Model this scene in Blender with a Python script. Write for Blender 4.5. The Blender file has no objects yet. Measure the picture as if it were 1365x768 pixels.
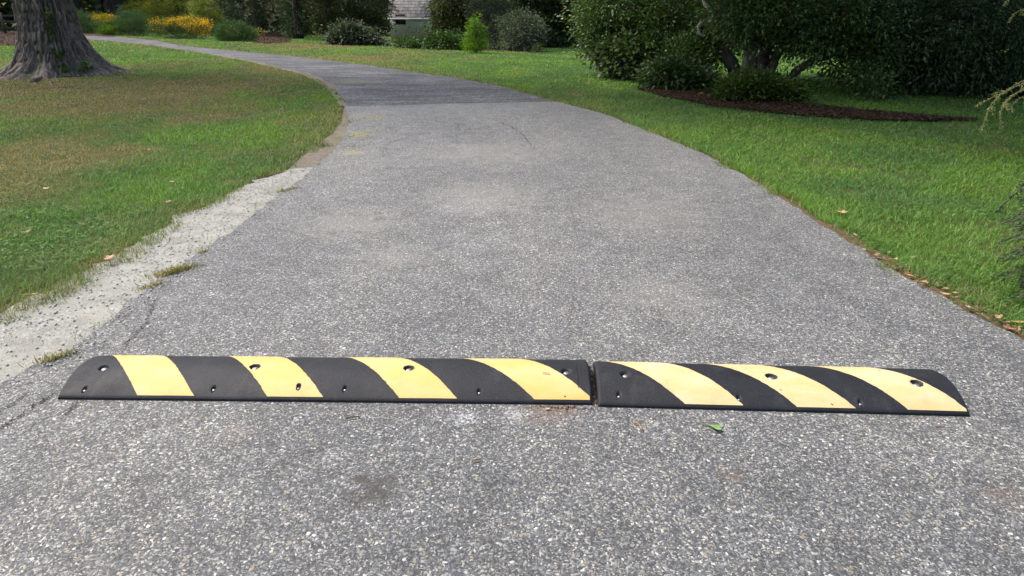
import bpy, math, random
import numpy as np
from mathutils import Vector, Matrix

random.seed(7)
RNG = np.random.default_rng(11)
SC = bpy.context.scene
COL = SC.collection
R = math.radians

# ------------------------------------------------------------------ camera maths
W, H, F = 1365.0, 768.0, 910.0
PITCH = R(22.0)
CP, SP = math.cos(PITCH), math.sin(PITCH)

def ray(px, py):
    x = (px - W / 2) / F
    y = -(py - H / 2) / F
    return np.array([x, CP + y * SP, -SP + y * CP])

def _flat(px, py, h):
    d = ray(px, py); t = h / -d[2]
    return d * t
_a, _b = _flat(78, 535, 1.0), _flat(790, 543, 1.0)
CAMH = 1.83 / float(np.linalg.norm(_a - _b))

def HT(x, y):
    """height of the land: level by the road, falling gently away beyond its outer side"""
    x = np.asarray(x, float); y = np.asarray(y, float)
    s = .72 * (x + 4) + .69 * (y - 18) - 2.5
    sp = np.log1p(np.exp(np.clip(s * .9, -40, 40))) / .9
    return -1.6 * (1 - np.exp(-.035 * sp / 1.6))

def G(px, py, dz=0.0):
    """point of the land seen at a pixel of the photograph"""
    d = ray(px, py); z = 0.0; p = None
    for _ in range(80):
        t = (CAMH - z) / -d[2]
        t = min(max(t, .2), 140)
        p = np.array([0, 0, CAMH]) + d * t
        z = z * .4 + .6 * float(HT(p[0], p[1]))
    return np.array([p[0], p[1], float(HT(p[0], p[1])) + dz])

def AT(px, py, Z):
    """point at camera depth Z on the ray of a pixel"""
    return np.array([0, 0, CAMH]) + ray(px, py) * Z

def depth(p):
    return float(p[1] * CP - (p[2] - CAMH) * SP)

def project(p):
    v = np.array(p, float) - np.array([0, 0, CAMH])
    z = v[1] * CP - v[2] * SP
    return W / 2 + F * v[0] / z, H / 2 - F * (v[1] * SP + v[2] * CP) / z

# ------------------------------------------------------------------ noise
def _hash(i):
    i = (i.astype(np.uint64) * np.uint64(0x9E3779B97F4A7C15)) & np.uint64(0xFFFFFFFFFFFFFFFF)
    i ^= (i >> np.uint64(29)); i = (i * np.uint64(0xBF58476D1CE4E5B9)) & np.uint64(0xFFFFFFFFFFFFFFFF)
    i ^= (i >> np.uint64(32))
    return (i & np.uint64(0xFFFFFF)).astype(float) / 0xFFFFFF

def vnoise(P, seed=0):
    P = np.atleast_2d(np.asarray(P, float))
    n, d = P.shape
    I = np.floor(P).astype(np.int64); Fr = P - I; Fr = Fr * Fr * (3 - 2 * Fr)
    out = np.zeros(n)
    for c in range(2 ** d):
        w = np.ones(n); key = np.full(n, 1013 + seed * 7919, np.int64)
        for k in range(d):
            b = (c >> k) & 1
            w *= Fr[:, k] if b else 1 - Fr[:, k]
            key = key * 73856093 + (I[:, k] + b + 5000) * (19349663 + 83492791 * k)
        with np.errstate(over='ignore'):
            out += w * _hash(key)
    return out

def fbm(P, seed=0, o=3):
    P = np.asarray(P, float); a, t, s = 1.0, 0, 0
    for k in range(o):
        s = s + a * vnoise(P * 2 ** k, seed + k); t += a; a *= .5
    return s / t

# ------------------------------------------------------------------ object helpers
def tag(o, label=None, cat=None, group=None, kind=None):
    if label: o['label'] = label
    if cat: o['category'] = cat
    if group: o['group'] = group
    if kind: o['kind'] = kind
    return o

def link(name, me, mat, parent=None):
    o = bpy.data.objects.new(name, me); COL.objects.link(o)
    if mat: me.materials.append(mat)
    if parent: o.parent = parent
    return o

def empty(name, loc=(0, 0, 0), rz=0):
    o = bpy.data.objects.new(name, None); COL.objects.link(o)
    o.location = loc; o.rotation_euler = (0, 0, rz); o.empty_display_size = .1
    return o

def np_mesh(name, V, faces_flat, sizes, attrs=None, smooth=False):
    me = bpy.data.meshes.new(name)
    V = np.asarray(V, np.float32); ff = np.asarray(faces_flat, np.int32); sz = np.asarray(sizes, np.int32)
    me.vertices.add(len(V)); me.vertices.foreach_set('co', V.ravel())
    me.loops.add(len(ff)); me.loops.foreach_set('vertex_index', ff)
    me.polygons.add(len(sz))
    st = np.zeros(len(sz), np.int32); st[1:] = np.cumsum(sz)[:-1]
    me.polygons.foreach_set('loop_start', st)
    me.polygons.foreach_set('loop_total', sz)
    if smooth: me.polygons.foreach_set('use_smooth', np.ones(len(sz), bool))
    for k, v in (attrs or {}).items():
        a = me.attributes.new(k, 'FLOAT', 'POINT'); a.data.foreach_set('value', np.asarray(v, np.float32))
    me.update(calc_edges=True); me.validate()
    return me

def grid_faces(nu, nv, wrap=False, off=0):
    i = np.arange(nu if wrap else nu - 1)[:, None]; j = np.arange(nv - 1)[None]
    a = i * nv + j; b = ((i + 1) % nu) * nv + j
    q = np.stack([a, b, b + 1, a + 1], -1).reshape(-1, 4) + off
    return q

class MB:
    """collects pieces for one mesh"""
    def __init__(s): s.v, s.f, s.n = [], [], 0
    def add(s, V, Fs):
        V = np.asarray(V, float); s.v.append(V)
        for f in Fs: s.f.append([int(i) + s.n for i in f])
        s.n += len(V)
    def box(s, c, size, rz=0, bev=0):
        c = np.array(c, float); h = np.array(size, float) / 2
        V = np.array([[x, y, z] for x in (-1, 1) for y in (-1, 1) for z in (-1, 1)]) * h
        ca, sa = math.cos(rz), math.sin(rz)
        V = np.stack([V[:, 0] * ca - V[:, 1] * sa, V[:, 0] * sa + V[:, 1] * ca, V[:, 2]], 1) + c
        s.add(V, [(0, 1, 3, 2), (4, 6, 7, 5), (0, 4, 5, 1), (2, 3, 7, 6), (0, 2, 6, 4), (1, 5, 7, 3)])
    def tube(s, pts, radii, n=8, cap=True, rough=0, seed=0):
        pts = np.array(pts, float); m = len(pts); radii = np.broadcast_to(np.asarray(radii, float), (m,))
        V = []
        up = np.array([.31, .17, .93])
        for i in range(m):
            d = pts[min(i + 1, m - 1)] - pts[max(i - 1, 0)]; d /= np.linalg.norm(d) + 1e-9
            a = np.cross(d, up)
            if np.linalg.norm(a) < 1e-3: a = np.cross(d, [1, 0, 0])
            a /= np.linalg.norm(a); b = np.cross(d, a)
            for k in range(n):
                t = 2 * math.pi * k / n
                r = radii[i]
                if rough: r *= 1 + rough * (float(vnoise([[k * .9, i * .7, seed]], seed)[0]) - .5)
                V.append(pts[i] + r * (a * math.cos(t) + b * math.sin(t)))
        Fs = []
        for i in range(m - 1):
            for k in range(n):
                Fs.append((i * n + k, i * n + (k + 1) % n, (i + 1) * n + (k + 1) % n, (i + 1) * n + k))
        if cap:
            Fs.append(tuple(range(n))[::-1]); Fs.append(tuple((m - 1) * n + k for k in range(n)))
        s.add(V, Fs)
    def build(s, name, mat, parent=None, smooth=False, origin=None):
        V = np.concatenate(s.v)
        if origin is not None: V = V - np.asarray(origin)
        me = np_mesh(name, V, [i for f in s.f for i in f], [len(f) for f in s.f], smooth=smooth)
        o = link(name, me, mat, parent)
        if origin is not None: o.location = origin
        return o

def curve(pts, n=12):
    """smooth polyline through points (Catmull-Rom)"""
    P = [np.array(p, float) for p in pts]; P = [2 * P[0] - P[1]] + P + [2 * P[-1] - P[-2]]
    out = []
    for i in range(1, len(P) - 2):
        for k in range(n):
            t = k / n
            out.append(.5 * (2 * P[i] + (P[i + 1] - P[i - 1]) * t + (2 * P[i - 1] - 5 * P[i] + 4 * P[i + 1] - P[i + 2]) * t * t
                       + (3 * P[i] - P[i - 1] - 3 * P[i + 1] + P[i + 2]) * t ** 3))
    out.append(P[-2]); return np.array(out)

def resample(P, n):
    P = np.asarray(P, float); d = np.r_[0, np.cumsum(np.linalg.norm(np.diff(P, axis=0), axis=1))]
    t = np.linspace(0, d[-1], n)
    return np.stack([np.interp(t, d, P[:, k]) for k in range(P.shape[1])], 1)

def inside(poly, X, Y):
    poly = np.asarray(poly); r = np.zeros(len(X), bool)
    x0, y0 = poly[-1][:2]
    for x1, y1 in poly[:, :2]:
        c = ((y1 > Y) != (y0 > Y))
        with np.errstate(divide='ignore', invalid='ignore'):
            r ^= c & (X < (x0 - x1) * (Y - y1) / (y0 - y1) + x1)
        x0, y0 = x1, y1
    return r

# ------------------------------------------------------------------ materials
class NT:
    def __init__(s, name):
        s.m = bpy.data.materials.new(name); s.m.use_nodes = True
        s.t = s.m.node_tree; s.t.nodes.clear()
        s.out = s.n('ShaderNodeOutputMaterial')
    def n(s, typ, **kw):
        nd = s.t.nodes.new(typ)
        for k, v in kw.items(): setattr(nd, k, v)
        return nd
    def set(s, sock, v):
        if isinstance(v, bpy.types.NodeSocket): s.t.links.new(v, sock)
        elif isinstance(v, (tuple, list)) and len(v) == 3 and sock.type == 'RGBA': sock.default_value = (*v, 1)
        else: sock.default_value = v
    def math(s, op, a, b=0.0, c=None, clamp=False):
        nd = s.n('ShaderNodeMath', operation=op, use_clamp=clamp)
        s.set(nd.inputs[0], a); s.set(nd.inputs[1], b)
        if c is not None: s.set(nd.inputs[2], c)
        return nd.outputs[0]
    def mix(s, fac, a, b, bt='MIX'):
        nd = s.n('ShaderNodeMix', data_type='RGBA', blend_type=bt)
        s.set(nd.inputs[0], fac); s.set(nd.inputs[6], a); s.set(nd.inputs[7], b)
        return nd.outputs[2]
    def ramp(s, fac, stops, interp='LINEAR'):
        nd = s.n('ShaderNodeValToRGB'); cr = nd.color_ramp; cr.interpolation = interp
        while len(cr.elements) < len(stops): cr.elements.new(.5)
        for e, (p, c) in zip(cr.elements, stops):
            e.position = p; e.color = (*c, 1) if isinstance(c, (tuple, list)) else (c, c, c, 1)
        s.set(nd.inputs[0], fac); return nd.outputs[0]
    def rng(s, v, a, b, c=0.0, d=1.0):
        nd = s.n('ShaderNodeMapRange', interpolation_type='SMOOTHSTEP')
        s.set(nd.inputs[0], v)
        for i, k in enumerate((a, b, c, d)): nd.inputs[i + 1].default_value = k
        return nd.outputs[0]
    def pos(s): return s.n('ShaderNodeNewGeometry').outputs['Position']
    def obj(s): return s.n('ShaderNodeTexCoord').outputs['Object']
    def scale(s, v, k):
        nd = s.n('ShaderNodeVectorMath', operation='MULTIPLY'); s.set(nd.inputs[0], v); nd.inputs[1].default_value = k if isinstance(k, tuple) else (k, k, k)
        return nd.outputs[0]
    def addv(s, a, b):
        nd = s.n('ShaderNodeVectorMath', operation='ADD'); s.set(nd.inputs[0], a); s.set(nd.inputs[1], b); return nd.outputs[0]
    def noise(s, v, sc, det=3, rough=.55, col=False):
        nd = s.n('ShaderNodeTexNoise'); s.set(nd.inputs['Vector'], v); nd.inputs['Scale'].default_value = sc
        nd.inputs['Detail'].default_value = det; nd.inputs['Roughness'].default_value = rough
        return nd.outputs['Color' if col else 'Fac']
    def vor(s, v, sc, feat='F1', rnd=1.0):
        nd = s.n('ShaderNodeTexVoronoi', feature=feat); s.set(nd.inputs['Vector'], v); nd.inputs['Scale'].default_value = sc
        nd.inputs['Randomness'].default_value = rnd; return nd
    def attr(s, name):
        return s.n('ShaderNodeAttribute', attribute_name=name).outputs['Fac']
    def bump(s, h, st=.5, dist=.01):
        nd = s.n('ShaderNodeBump'); s.set(nd.inputs['Height'], h); nd.inputs['Strength'].default_value = st; nd.inputs['Distance'].default_value = dist
        return nd.outputs[0]
    def bsdf(s, col, rough=.8, normal=None, spec=.5, metal=0.0, trans=None, tfac=.3):
        b = s.n('ShaderNodeBsdfPrincipled'); s.set(b.inputs['Base Color'], col); s.set(b.inputs['Roughness'], rough)
        b.inputs['Specular IOR Level'].default_value = spec; b.inputs['Metallic'].default_value = metal
        if normal is not None: s.set(b.inputs['Normal'], normal)
        sh = b.outputs[0]
        if trans is not None:
            t = s.n('ShaderNodeBsdfTranslucent'); s.set(t.inputs['Color'], trans)
            mx = s.n('ShaderNodeMixShader'); mx.inputs[0].default_value = tfac
            s.t.links.new(sh, mx.inputs[1]); s.t.links.new(t.outputs[0], mx.inputs[2]); sh = mx.outputs[0]
        s.t.links.new(sh, s.out.inputs['Surface']); return s.m

def rgb(r, g, b):
    f = lambda c: (c / 255 / 12.92) if c / 255 <= .04045 else ((c / 255 + .055) / 1.055) ** 2.4
    return (f(r), f(g), f(b))

def mat_plain(name, col, rough=.7, var=.25, sc=40, bump=.0, spec=.4, metal=0):
    m = NT(name); n = m.noise(m.obj(), sc, 4)
    lo = tuple(c * (1 - var) for c in col); hi = tuple(min(1, c * (1 + var)) for c in col)
    c = m.ramp(n, [(.3, lo), (.7, hi)])
    return m.bsdf(c, rough, m.bump(n, bump, .01) if bump else None, spec, metal)

def mat_leaf(name, dark, light, rough=.5, tfac=.3, spec=.35, odd=None):
    m = NT(name)
    a = m.attr('rnd'); t = m.attr('tint')
    k = m.math('ADD', m.math('MULTIPLY', a, .55), m.math('MULTIPLY', t, .45))
    mid = tuple((x + y) * .45 for x, y in zip(dark, light))
    stops = [(.12, dark), (.5, mid), (.88, light)]
    c = m.ramp(k, stops)
    if odd: c = m.mix(m.math('GREATER_THAN', a, .988), c, odd)
    tr = m.mix(1.0, c, (1.0, 1.25, .5), 'MULTIPLY')
    return m.bsdf(c, rough, None, spec, trans=tr, tfac=tfac)

# asphalt ---------------------------------------------------------------
def mat_asphalt(name, old=False, blots=(), crack_at=()):
    m = NT(name); P = m.pos()
    wob = m.scale(m.addv(m.noise(P, 70, 3, col=True), (-.5, -.5, -.5)), .020)
    Q = m.addv(P, wob)
    sc = 112 if not old else 42
    v = m.vor(Q, sc); v2 = m.vor(Q, sc * 2.1)
    r = m.n('ShaderNodeSeparateColor'); m.set(r.inputs[0], v.outputs['Color'])
    r2 = m.n('ShaderNodeSeparateColor'); m.set(r2.inputs[0], v2.outputs['Color'])
    if not old:
        stones = m.ramp(r.outputs[0], [(0, (.066, .067, .072)), (.22, (.105, .106, .112)), (.42, (.165, .165, .168)), (.58, (.265, .262, .255)),
                                       (.78, (.265, .215, .15)), (.84, (.35, .335, .305)), (.945, (.48, .47, .445))], 'CONSTANT')
        fines = m.ramp(r2.outputs[0], [(0, (.055, .0565, .061)), (.35, (.088, .0895, .094)), (.65, (.135, .136, .139)), (.85, (.215, .213, .21)), (.96, (.34, .332, .315))], 'CONSTANT')
    else:
        stones = m.ramp(r.outputs[0], [(0, (.03, .031, .035)), (.3, (.065, .067, .075)), (.6, (.12, .123, .135)), (.85, (.19, .192, .2)), (.96, (.27, .265, .255))], 'CONSTANT')
        fines = m.ramp(r2.outputs[0], [(0, (.035, .035, .038)), (.5, (.07, .07, .075)), (.85, (.11, .11, .115))], 'CONSTANT')
    d = v.outputs['Distance']
    mask = m.rng(m.math('ADD', d, m.math('MULTIPLY', r.outputs[1], .28)), .50, .62, 1.0, 0.0)
    c = m.mix(mask, fines, stones)
    # broad wear: paler traffic bands, darker damp-looking areas
    big = m.noise(m.scale(P, (.9, .45, 1)), .9, 4)
    c = m.mix(1.0, c, m.ramp(big, [(.3, (.86, .89, .89)), (.5, (1.05, 1.075, 1.055)), (.72, (1.27, 1.27, 1.20))]), 'MULTIPLY')
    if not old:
        # vignette-like dimming of the foreground, painted into the asphalt colour towards the camera
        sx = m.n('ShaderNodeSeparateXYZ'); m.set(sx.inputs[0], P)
        fore_vignette = m.rng(m.math('ADD', sx.outputs[1], m.math('MULTIPLY', m.math('SUBTRACT', m.noise(P, 1.1, 3), .5), 1.6)), .6, 3.2, .90, 1.05)
        c = m.mix(1.0, c, fore_vignette, 'MULTIPLY')
    mid = m.noise(P, 5.5, 4, .6)
    c = m.mix(1.0, c, m.ramp(mid, [(.3, .80 if not old else .6), (.6, 1.05), (.8, 1.18 if not old else 1.45)]), 'MULTIPLY')
    if old: c = m.mix(1.0, c, m.ramp(m.noise(m.scale(P, (.5, 1.3, 1)), 1.5, 5, .65), [(.34, .5), (.5, 1.05), (.66, 1.75)]), 'MULTIPLY')
    h = m.math('MULTIPLY', mask, m.math('ADD', m.math('MULTIPLY', d, -.8), 1.0))
    # irregular net of fine cracks in the worn zones
    cw = m.addv(P, m.scale(m.addv(m.noise(P, 3.5, 4, col=True), (-.5, -.5, -.5)), .35))
    for (cx, cy, cr, sc_, wd) in crack_at:
        e = m.vor(cw, sc_, 'DISTANCE_TO_EDGE').outputs['Distance']
        ln = m.rng(e, wd * .35, wd, 1.0, 0.0)
        dn = m.n('ShaderNodeVectorMath', operation='DISTANCE'); m.set(dn.inputs[0], P); dn.inputs[1].default_value = (cx, cy, 0)
        zone = m.rng(m.math('ADD', m.math('DIVIDE', dn.outputs['Value'], cr), m.math('MULTIPLY', m.noise(P, 2.2, 3), .9)), .9, 1.25, 1.0, 0.0)
        k = m.math('MULTIPLY', m.math('MULTIPLY', ln, zone), .5)
        c = m.mix(k, c, (.028, .027, .026)); h = m.math('SUBTRACT', h, k)
    for (bx, by, br, col, st) in blots:
        dn = m.n('ShaderNodeVectorMath', operation='DISTANCE'); m.set(dn.inputs[0], P); dn.inputs[1].default_value = (bx, by, 0)
        f = m.math('ADD', m.math('DIVIDE', dn.outputs['Value'], br), m.math('MULTIPLY', m.math('SUBTRACT', m.noise(P, 1.6 / br + 6, 6, .75), .5), 3.4))
        k = m.math('MULTIPLY', m.rng(f, .2, 1.1, 1.0, 0.0), st)
        if col[0] > .4: k = m.math('MULTIPLY', k, m.rng(m.noise(P, 85, 3, .7), .45, .62))
        c = m.mix(k, c, col)
    return m.bsdf(c, m.ramp(r.outputs[2], [(0, .62), (1, .9)]), m.bump(h, .55, .006), .35)

def mat_gravel():
    m = NT('crushed_limestone'); P = m.pos()
    v = m.vor(P, 55); r = m.n('ShaderNodeSeparateColor'); m.set(r.inputs[0], v.outputs['Color'])
    n = m.noise(P, 7, 5, .65); f = m.noise(P, 180, 3, .7)
    sand = m.ramp(n, [(.3, (.215, .213, .185)), (.5, (.30, .297, .262)), (.72, (.385, .382, .345))])
    st = m.ramp(r.outputs[0], [(0, (.19, .205, .21)), (.35, (.29, .30, .30)), (.72, (.43, .435, .42)), (.93, (.29, .25, .20))], 'CONSTANT')
    k = m.math('MULTIPLY', m.rng(v.outputs['Distance'], .3, .45, 1.0, 0.0), m.rng(m.noise(P, 4, 3), .42, .6))
    c = m.mix(k, sand, st)
    c = m.mix(1.0, c, m.ramp(f, [(.3, .7), (.7, 1.15)]), 'MULTIPLY')
    h = m.math('ADD', m.math('MULTIPLY', k, .6), f)
    return m.bsdf(c, .92, m.bump(h, .6, .008), .2)

def mat_soil():
    m = NT('lawn_soil'); P = m.pos()
    n = m.noise(P, 1.3, 5, .6); f = m.noise(P, 45, 4, .7)
    c = m.ramp(n, [(.3, (.055, .07, .024)), (.55, (.075, .085, .032)), (.75, (.11, .10, .045))])
    c = m.mix(1.0, c, m.ramp(f, [(.3, .55), (.7, 1.3)]), 'MULTIPLY')
    return m.bsdf(c, .95, m.bump(f, .7, .02), .1)

def mat_dirt(name, a, b):
    m = NT(name); P = m.pos(); n = m.noise(P, 9, 5, .65); f = m.noise(P, 90, 4, .75)
    c = m.mix(1.0, m.ramp(n, [(.3, a), (.7, b)]), m.ramp(f, [(.3, .55), (.7, 1.35)]), 'MULTIPLY')
    return m.bsdf(c, .95, m.bump(f, .8, .015), .15)

def mat_grass():
    m = NT('grass_blades'); r, d, t = m.attr('rnd'), m.attr('dry'), m.attr('tint')
    g = m.ramp(r, [(.0, (.05, .13, .025)), (.45, (.094, .225, .045)), (.8, (.15, .31, .07)), (1, (.23, .36, .12))])
    g = m.mix(1.0, g, m.ramp(t, [(.2, (.74, .78, .95)), (.5, (1, 1, 1)), (.8, (1.35, 1.2, .8))]), 'MULTIPLY')
    y = m.ramp(r, [(0, (.17, .13, .06)), (.5, (.29, .215, .11)), (1, (.42, .32, .18))])
    c = m.mix(d, g, y)
    tr = m.mix(1.0, c, (1.1, 1.25, .6), 'MULTIPLY')
    return m.bsdf(c, .6, None, .25, trans=tr, tfac=.35)

def mat_bark(name, a, b, sc=9, green=None, bump=.8):
    m = NT(name); P = m.obj()
    Q = m.addv(P, m.scale(m.noise(P, 2.5, 3, col=True), .12))
    n = m.noise(m.scale(Q, (1, 1, .16)), sc, 5, .65); f = m.noise(P, 40, 4, .7)
    c = m.ramp(n, [(.33, tuple(x * .45 for x in a)), (.5, a), (.72, b)])
    c = m.mix(1.0, c, m.ramp(f, [(.3, .65), (.7, 1.3)]), 'MULTIPLY')
    if green: c = m.mix(m.math('MULTIPLY', m.rng(m.noise(P, 1.7, 4), .5, .68), .6), c, green)
    return m.bsdf(c, .92, m.bump(m.math('ADD', n, m.math('MULTIPLY', f, .3)), bump, .04), .15)

def mat_rubber():
    m = NT('black_rubber'); P = m.obj(); f = m.noise(P, 240, 3, .7); n = m.noise(P, 9, 5, .65)
    c = m.mix(1.0, m.ramp(n, [(.3, (.007, .008, .0105)), (.6, (.0105, .0115, .0145)), (.8, (.017, .0182, .0215))]), m.ramp(f, [(.35, .5), (.68, 2.3)]), 'MULTIPLY')
    c = m.mix(m.math('MULTIPLY', m.rng(m.noise(m.scale(P, (1, .4, 1)), 14, 6, .72), .5, .78), .13), c, (.15, .15, .15))
    sp = m.math('GREATER_THAN', m.noise(P, 260, 2), .715)
    c = m.mix(m.math('MULTIPLY', sp, .35), c, (.3, .29, .28))
    return m.bsdf(c, m.ramp(n, [(.3, .52), (.7, .72)]), m.bump(f, .6, .003), .32)

def mat_yellow(name, fade):
    m = NT(name); P = m.obj(); f = m.noise(P, 330, 3, .7); n = m.noise(m.scale(P, (1, 2.2, 1)), 6, 5, .6)
    c = m.ramp(n, [(.28, (.58, .40, .105 * fade)), (.5, (.61, .43 * (1 + (fade - 1) * .12), .16 * fade)), (.68, (.61, .45 * (1 + (fade - 1) * .12), .215 * fade)), (.85, (.57, .44, .235 * fade))])
    c = m.mix(1.0, c, m.ramp(f, [(.3, .86), (.7, 1.08)]), 'MULTIPLY')
    g = m.math('MULTIPLY', m.rng(m.noise(m.scale(P, (1, .35, 1)), 22, 5, .7), .52, .75), .38)
    c = m.mix(g, c, (.33, .28, .20))
    w = m.math('MULTIPLY', m.math('GREATER_THAN', m.noise(P, 75, 5, .75), .76), .7)
    c = m.mix(w, c, (.09, .08, .07))
    return m.bsdf(c, .62, m.bump(f, .3, .002), .35)

M = {}
M['gravel'] = mat_gravel(); M['soil'] = mat_soil(); M['grass'] = mat_grass()
M['mulch'] = mat_dirt('bark_mulch', (.035, .02, .013), (.085, .05, .033))
M['dirt'] = mat_dirt('bare_dirt', (.15, .128, .10), (.235, .205, .165))
M['edge_dirt'] = mat_dirt('brown_edge_dirt', (.09, .06, .035), (.19, .125, .075))
M['rubber'] = mat_rubber(); M['yellow'] = mat_yellow('yellow_road_paint', 1.0); M['cream'] = mat_yellow('faded_yellow_road_paint', 1.5)
M['hole'] = mat_plain('recess_black', (.012, .012, .012), .9)
M['steel'] = mat_plain('bolt_steel', (.36, .35, .36), .45, .2, 200, spec=.6, metal=.85)
M['bark'] = mat_bark('furrowed_bark', (.155, .13, .11), (.30, .255, .215), 14, green=(.075, .09, .055))
M['bark_dark'] = mat_bark('dark_bark', (.06, .048, .04), (.11, .092, .078), 9)
M['bark_grey'] = mat_bark('grey_bark', (.13, .115, .095), (.24, .215, .18), 7)
M['bark_pale'] = mat_bark('dead_pale_wood', (.34, .30, .27), (.5, .46, .42), 14)
M['twig'] = mat_plain('twig_brown', (.12, .085, .055), .85, .3, 60)
M['stone'] = mat_plain('limestone_chip', (.40, .40, .38), .9, .25, 30, .2)
M['crumb'] = mat_plain('rust_brown_crumbs', (.16, .075, .035), .95, .5, 90, .3)
M['crack'] = mat_plain('crack_grime', (.022, .02, .018), 1.0, .3, 60)

# ------------------------------------------------------------------ world, sun, camera
SUN_EL, SUN_AZ = R(54), R(118)       # sun stands over the left of the view
world = bpy.data.worlds.new('World'); SC.world = world; world.use_nodes = True
wt = world.node_tree; bg = wt.nodes['Background']
sky = wt.nodes.new('ShaderNodeTexSky'); sky.sky_type = 'NISHITA'; sky.sun_disc = False
sky.sun_elevation = SUN_EL; sky.air_density = 1.0; sky.dust_density = 5.0; sky.ozone_density = .6
to_sun = Vector((-math.sin(SUN_AZ) * math.cos(SUN_EL), -math.cos(SUN_AZ) * math.cos(SUN_EL), math.sin(SUN_EL)))
to_sun = Vector((-math.cos(R(20)) * math.cos(SUN_EL), math.sin(R(20)) * math.cos(SUN_EL), math.sin(SUN_EL)))
sky.sun_rotation = math.atan2(to_sun.x, to_sun.y)
wt.links.new(sky.outputs[0], bg.inputs[0]); bg.inputs[1].default_value = .15
sl = bpy.data.lights.new('sun', 'SUN'); sl.energy = 1.5; sl.angle = R(10); sl.color = (1, .965, .91)
so = bpy.data.objects.new('sun', sl); COL.objects.link(so)
so.rotation_euler = to_sun.to_track_quat('Z', 'Y').to_euler(); so.location = (-8, 3, 14)
cd = bpy.data.cameras.new('camera'); cam = bpy.data.objects.new('camera', cd); COL.objects.link(cam)
cd.sensor_width = 36; cd.lens = F / W * 36; cd.clip_end = 2000; cd.clip_start = .05
cam.location = (0, 0, CAMH); cam.rotation_euler = (math.pi / 2 - PITCH, 0, 0)
SC.camera = cam
SC.view_settings.view_transform = 'Standard'; SC.view_settings.look = 'None'
SC.view_settings.exposure = 1.05; SC.view_settings.gamma = 1
SC.cycles.use_denoising = True
try: SC.cycles.denoiser = 'OPENIMAGEDENOISE'
except Exception: pass
SC.cycles.max_bounces = 6; SC.cycles.diffuse_bounces = 3; SC.cycles.transmission_bounces = 3; SC.cycles.glossy_bounces = 2

# ------------------------------------------------------------------ outlines traced on the land
def GL(pts): return np.array([G(*p) for p in pts])
road_right = np.vstack([[(2.05, -3.5, 0), (2.07, -1.0, 0), (2.09, .8, 0)], GL([(1365, 455), (1290, 418), (1210, 375), (1140, 330), (1070, 285), (1000, 240), (940, 208), (870, 178), (800, 151), (743, 136.5)])])
road_left = np.vstack([[(-2.1, -3.5, 0), (-1.95, -1.0, 0), (-1.88, .6, 0)], GL([(0, 516), (83, 474), (140, 432), (196, 388), (267, 340), (333, 292), (375, 259), (424, 221), (447, 201), (459, 182), (466, 160), (459, 142)])])
seam = GL([(459, 142), (497, 142), (540, 141), (585, 139.3), (660, 138), (743, 136.5)])
far_out = GL([(743, 136.5), (702, 125), (673, 116), (615, 105), (556, 97), (497, 88), (439, 81), (380, 74), (330, 69.5), (280, 65), (240, 60.5), (205, 54), (150, 48.5), (108, 44.5), (28, 41), (0, 40), (-60, 38)])
far_in = GL([(459, 142), (453, 132), (439, 117), (409, 101), (380, 93), (340, 84), (293, 75), (250, 68), (205, 61), (150, 55.5), (108, 52), (60, 48), (28, 45), (0, 43.5), (-60, 41)])
grass_edge = GL([(-360, 690), (-200, 560), (-80, 478), (0, 431), (25, 417), (83, 388), (138, 359), (179, 340), (229, 305), (250, 286), (304, 265), (329, 249), (354, 236), (385, 229), (395, 221), (398, 214), (418, 198), (447, 176), (459, 158), (461, 144), (459, 142)])

def strip(name, A, B, z, mat, n=260, m=10, jit=.015, seed=0, parent=None, bumpy=.003):
    A = resample(A[:, :2], n); B = resample(B[:, :2], n)
    j1 = (fbm(np.c_[np.arange(n) * .45, np.zeros(n)], seed) - .5) * 2 * jit
    j2 = (fbm(np.c_[np.arange(n) * .45, np.ones(n) * 9], seed + 5) - .5) * 2 * jit
    D = B - A; D /= np.linalg.norm(D, axis=1)[:, None] + 1e-9
    A = A + D * j1[:, None]; B = B + D * j2[:, None]
    t = np.linspace(0, 1, m)[None, :, None]
    P = A[:, None] * (1 - t) + B[:, None] * t
    P = P.reshape(-1, 2)
    V = np.c_[P, HT(P[:, 0], P[:, 1]) + z + bumpy * (fbm(P * 1.3, seed) - .5)]
    q = grid_faces(n, m)
    me = np_mesh(name, V, q.ravel(), np.full(len(q), 4), smooth=True)
    # faces up
    if me.polygons[len(q) // 2].normal.z < 0: me.flip_normals()
    return link(name, me, mat, parent)

# the land: one sheet to the horizon, finer near the camera
ang = np.linspace(0, 2 * math.pi, 240, endpoint=False)
rad = np.r_[0.02, np.geomspace(.6, 900, 150)]
GX = (np.sin(ang)[:, None] * rad[None]); GY = (np.cos(ang)[:, None] * rad[None]) + 4
V = np.c_[GX.ravel(), GY.ravel(), HT(GX.ravel(), GY.ravel()) - .004]
q = grid_faces(len(ang), len(rad), wrap=True)
me = np_mesh('ground', V, q.ravel(), np.full(len(q), 4), smooth=True)
if me.polygons[5000].normal.z < 0: me.flip_normals()
tag(link('ground', me, M['soil']), kind='structure')

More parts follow.
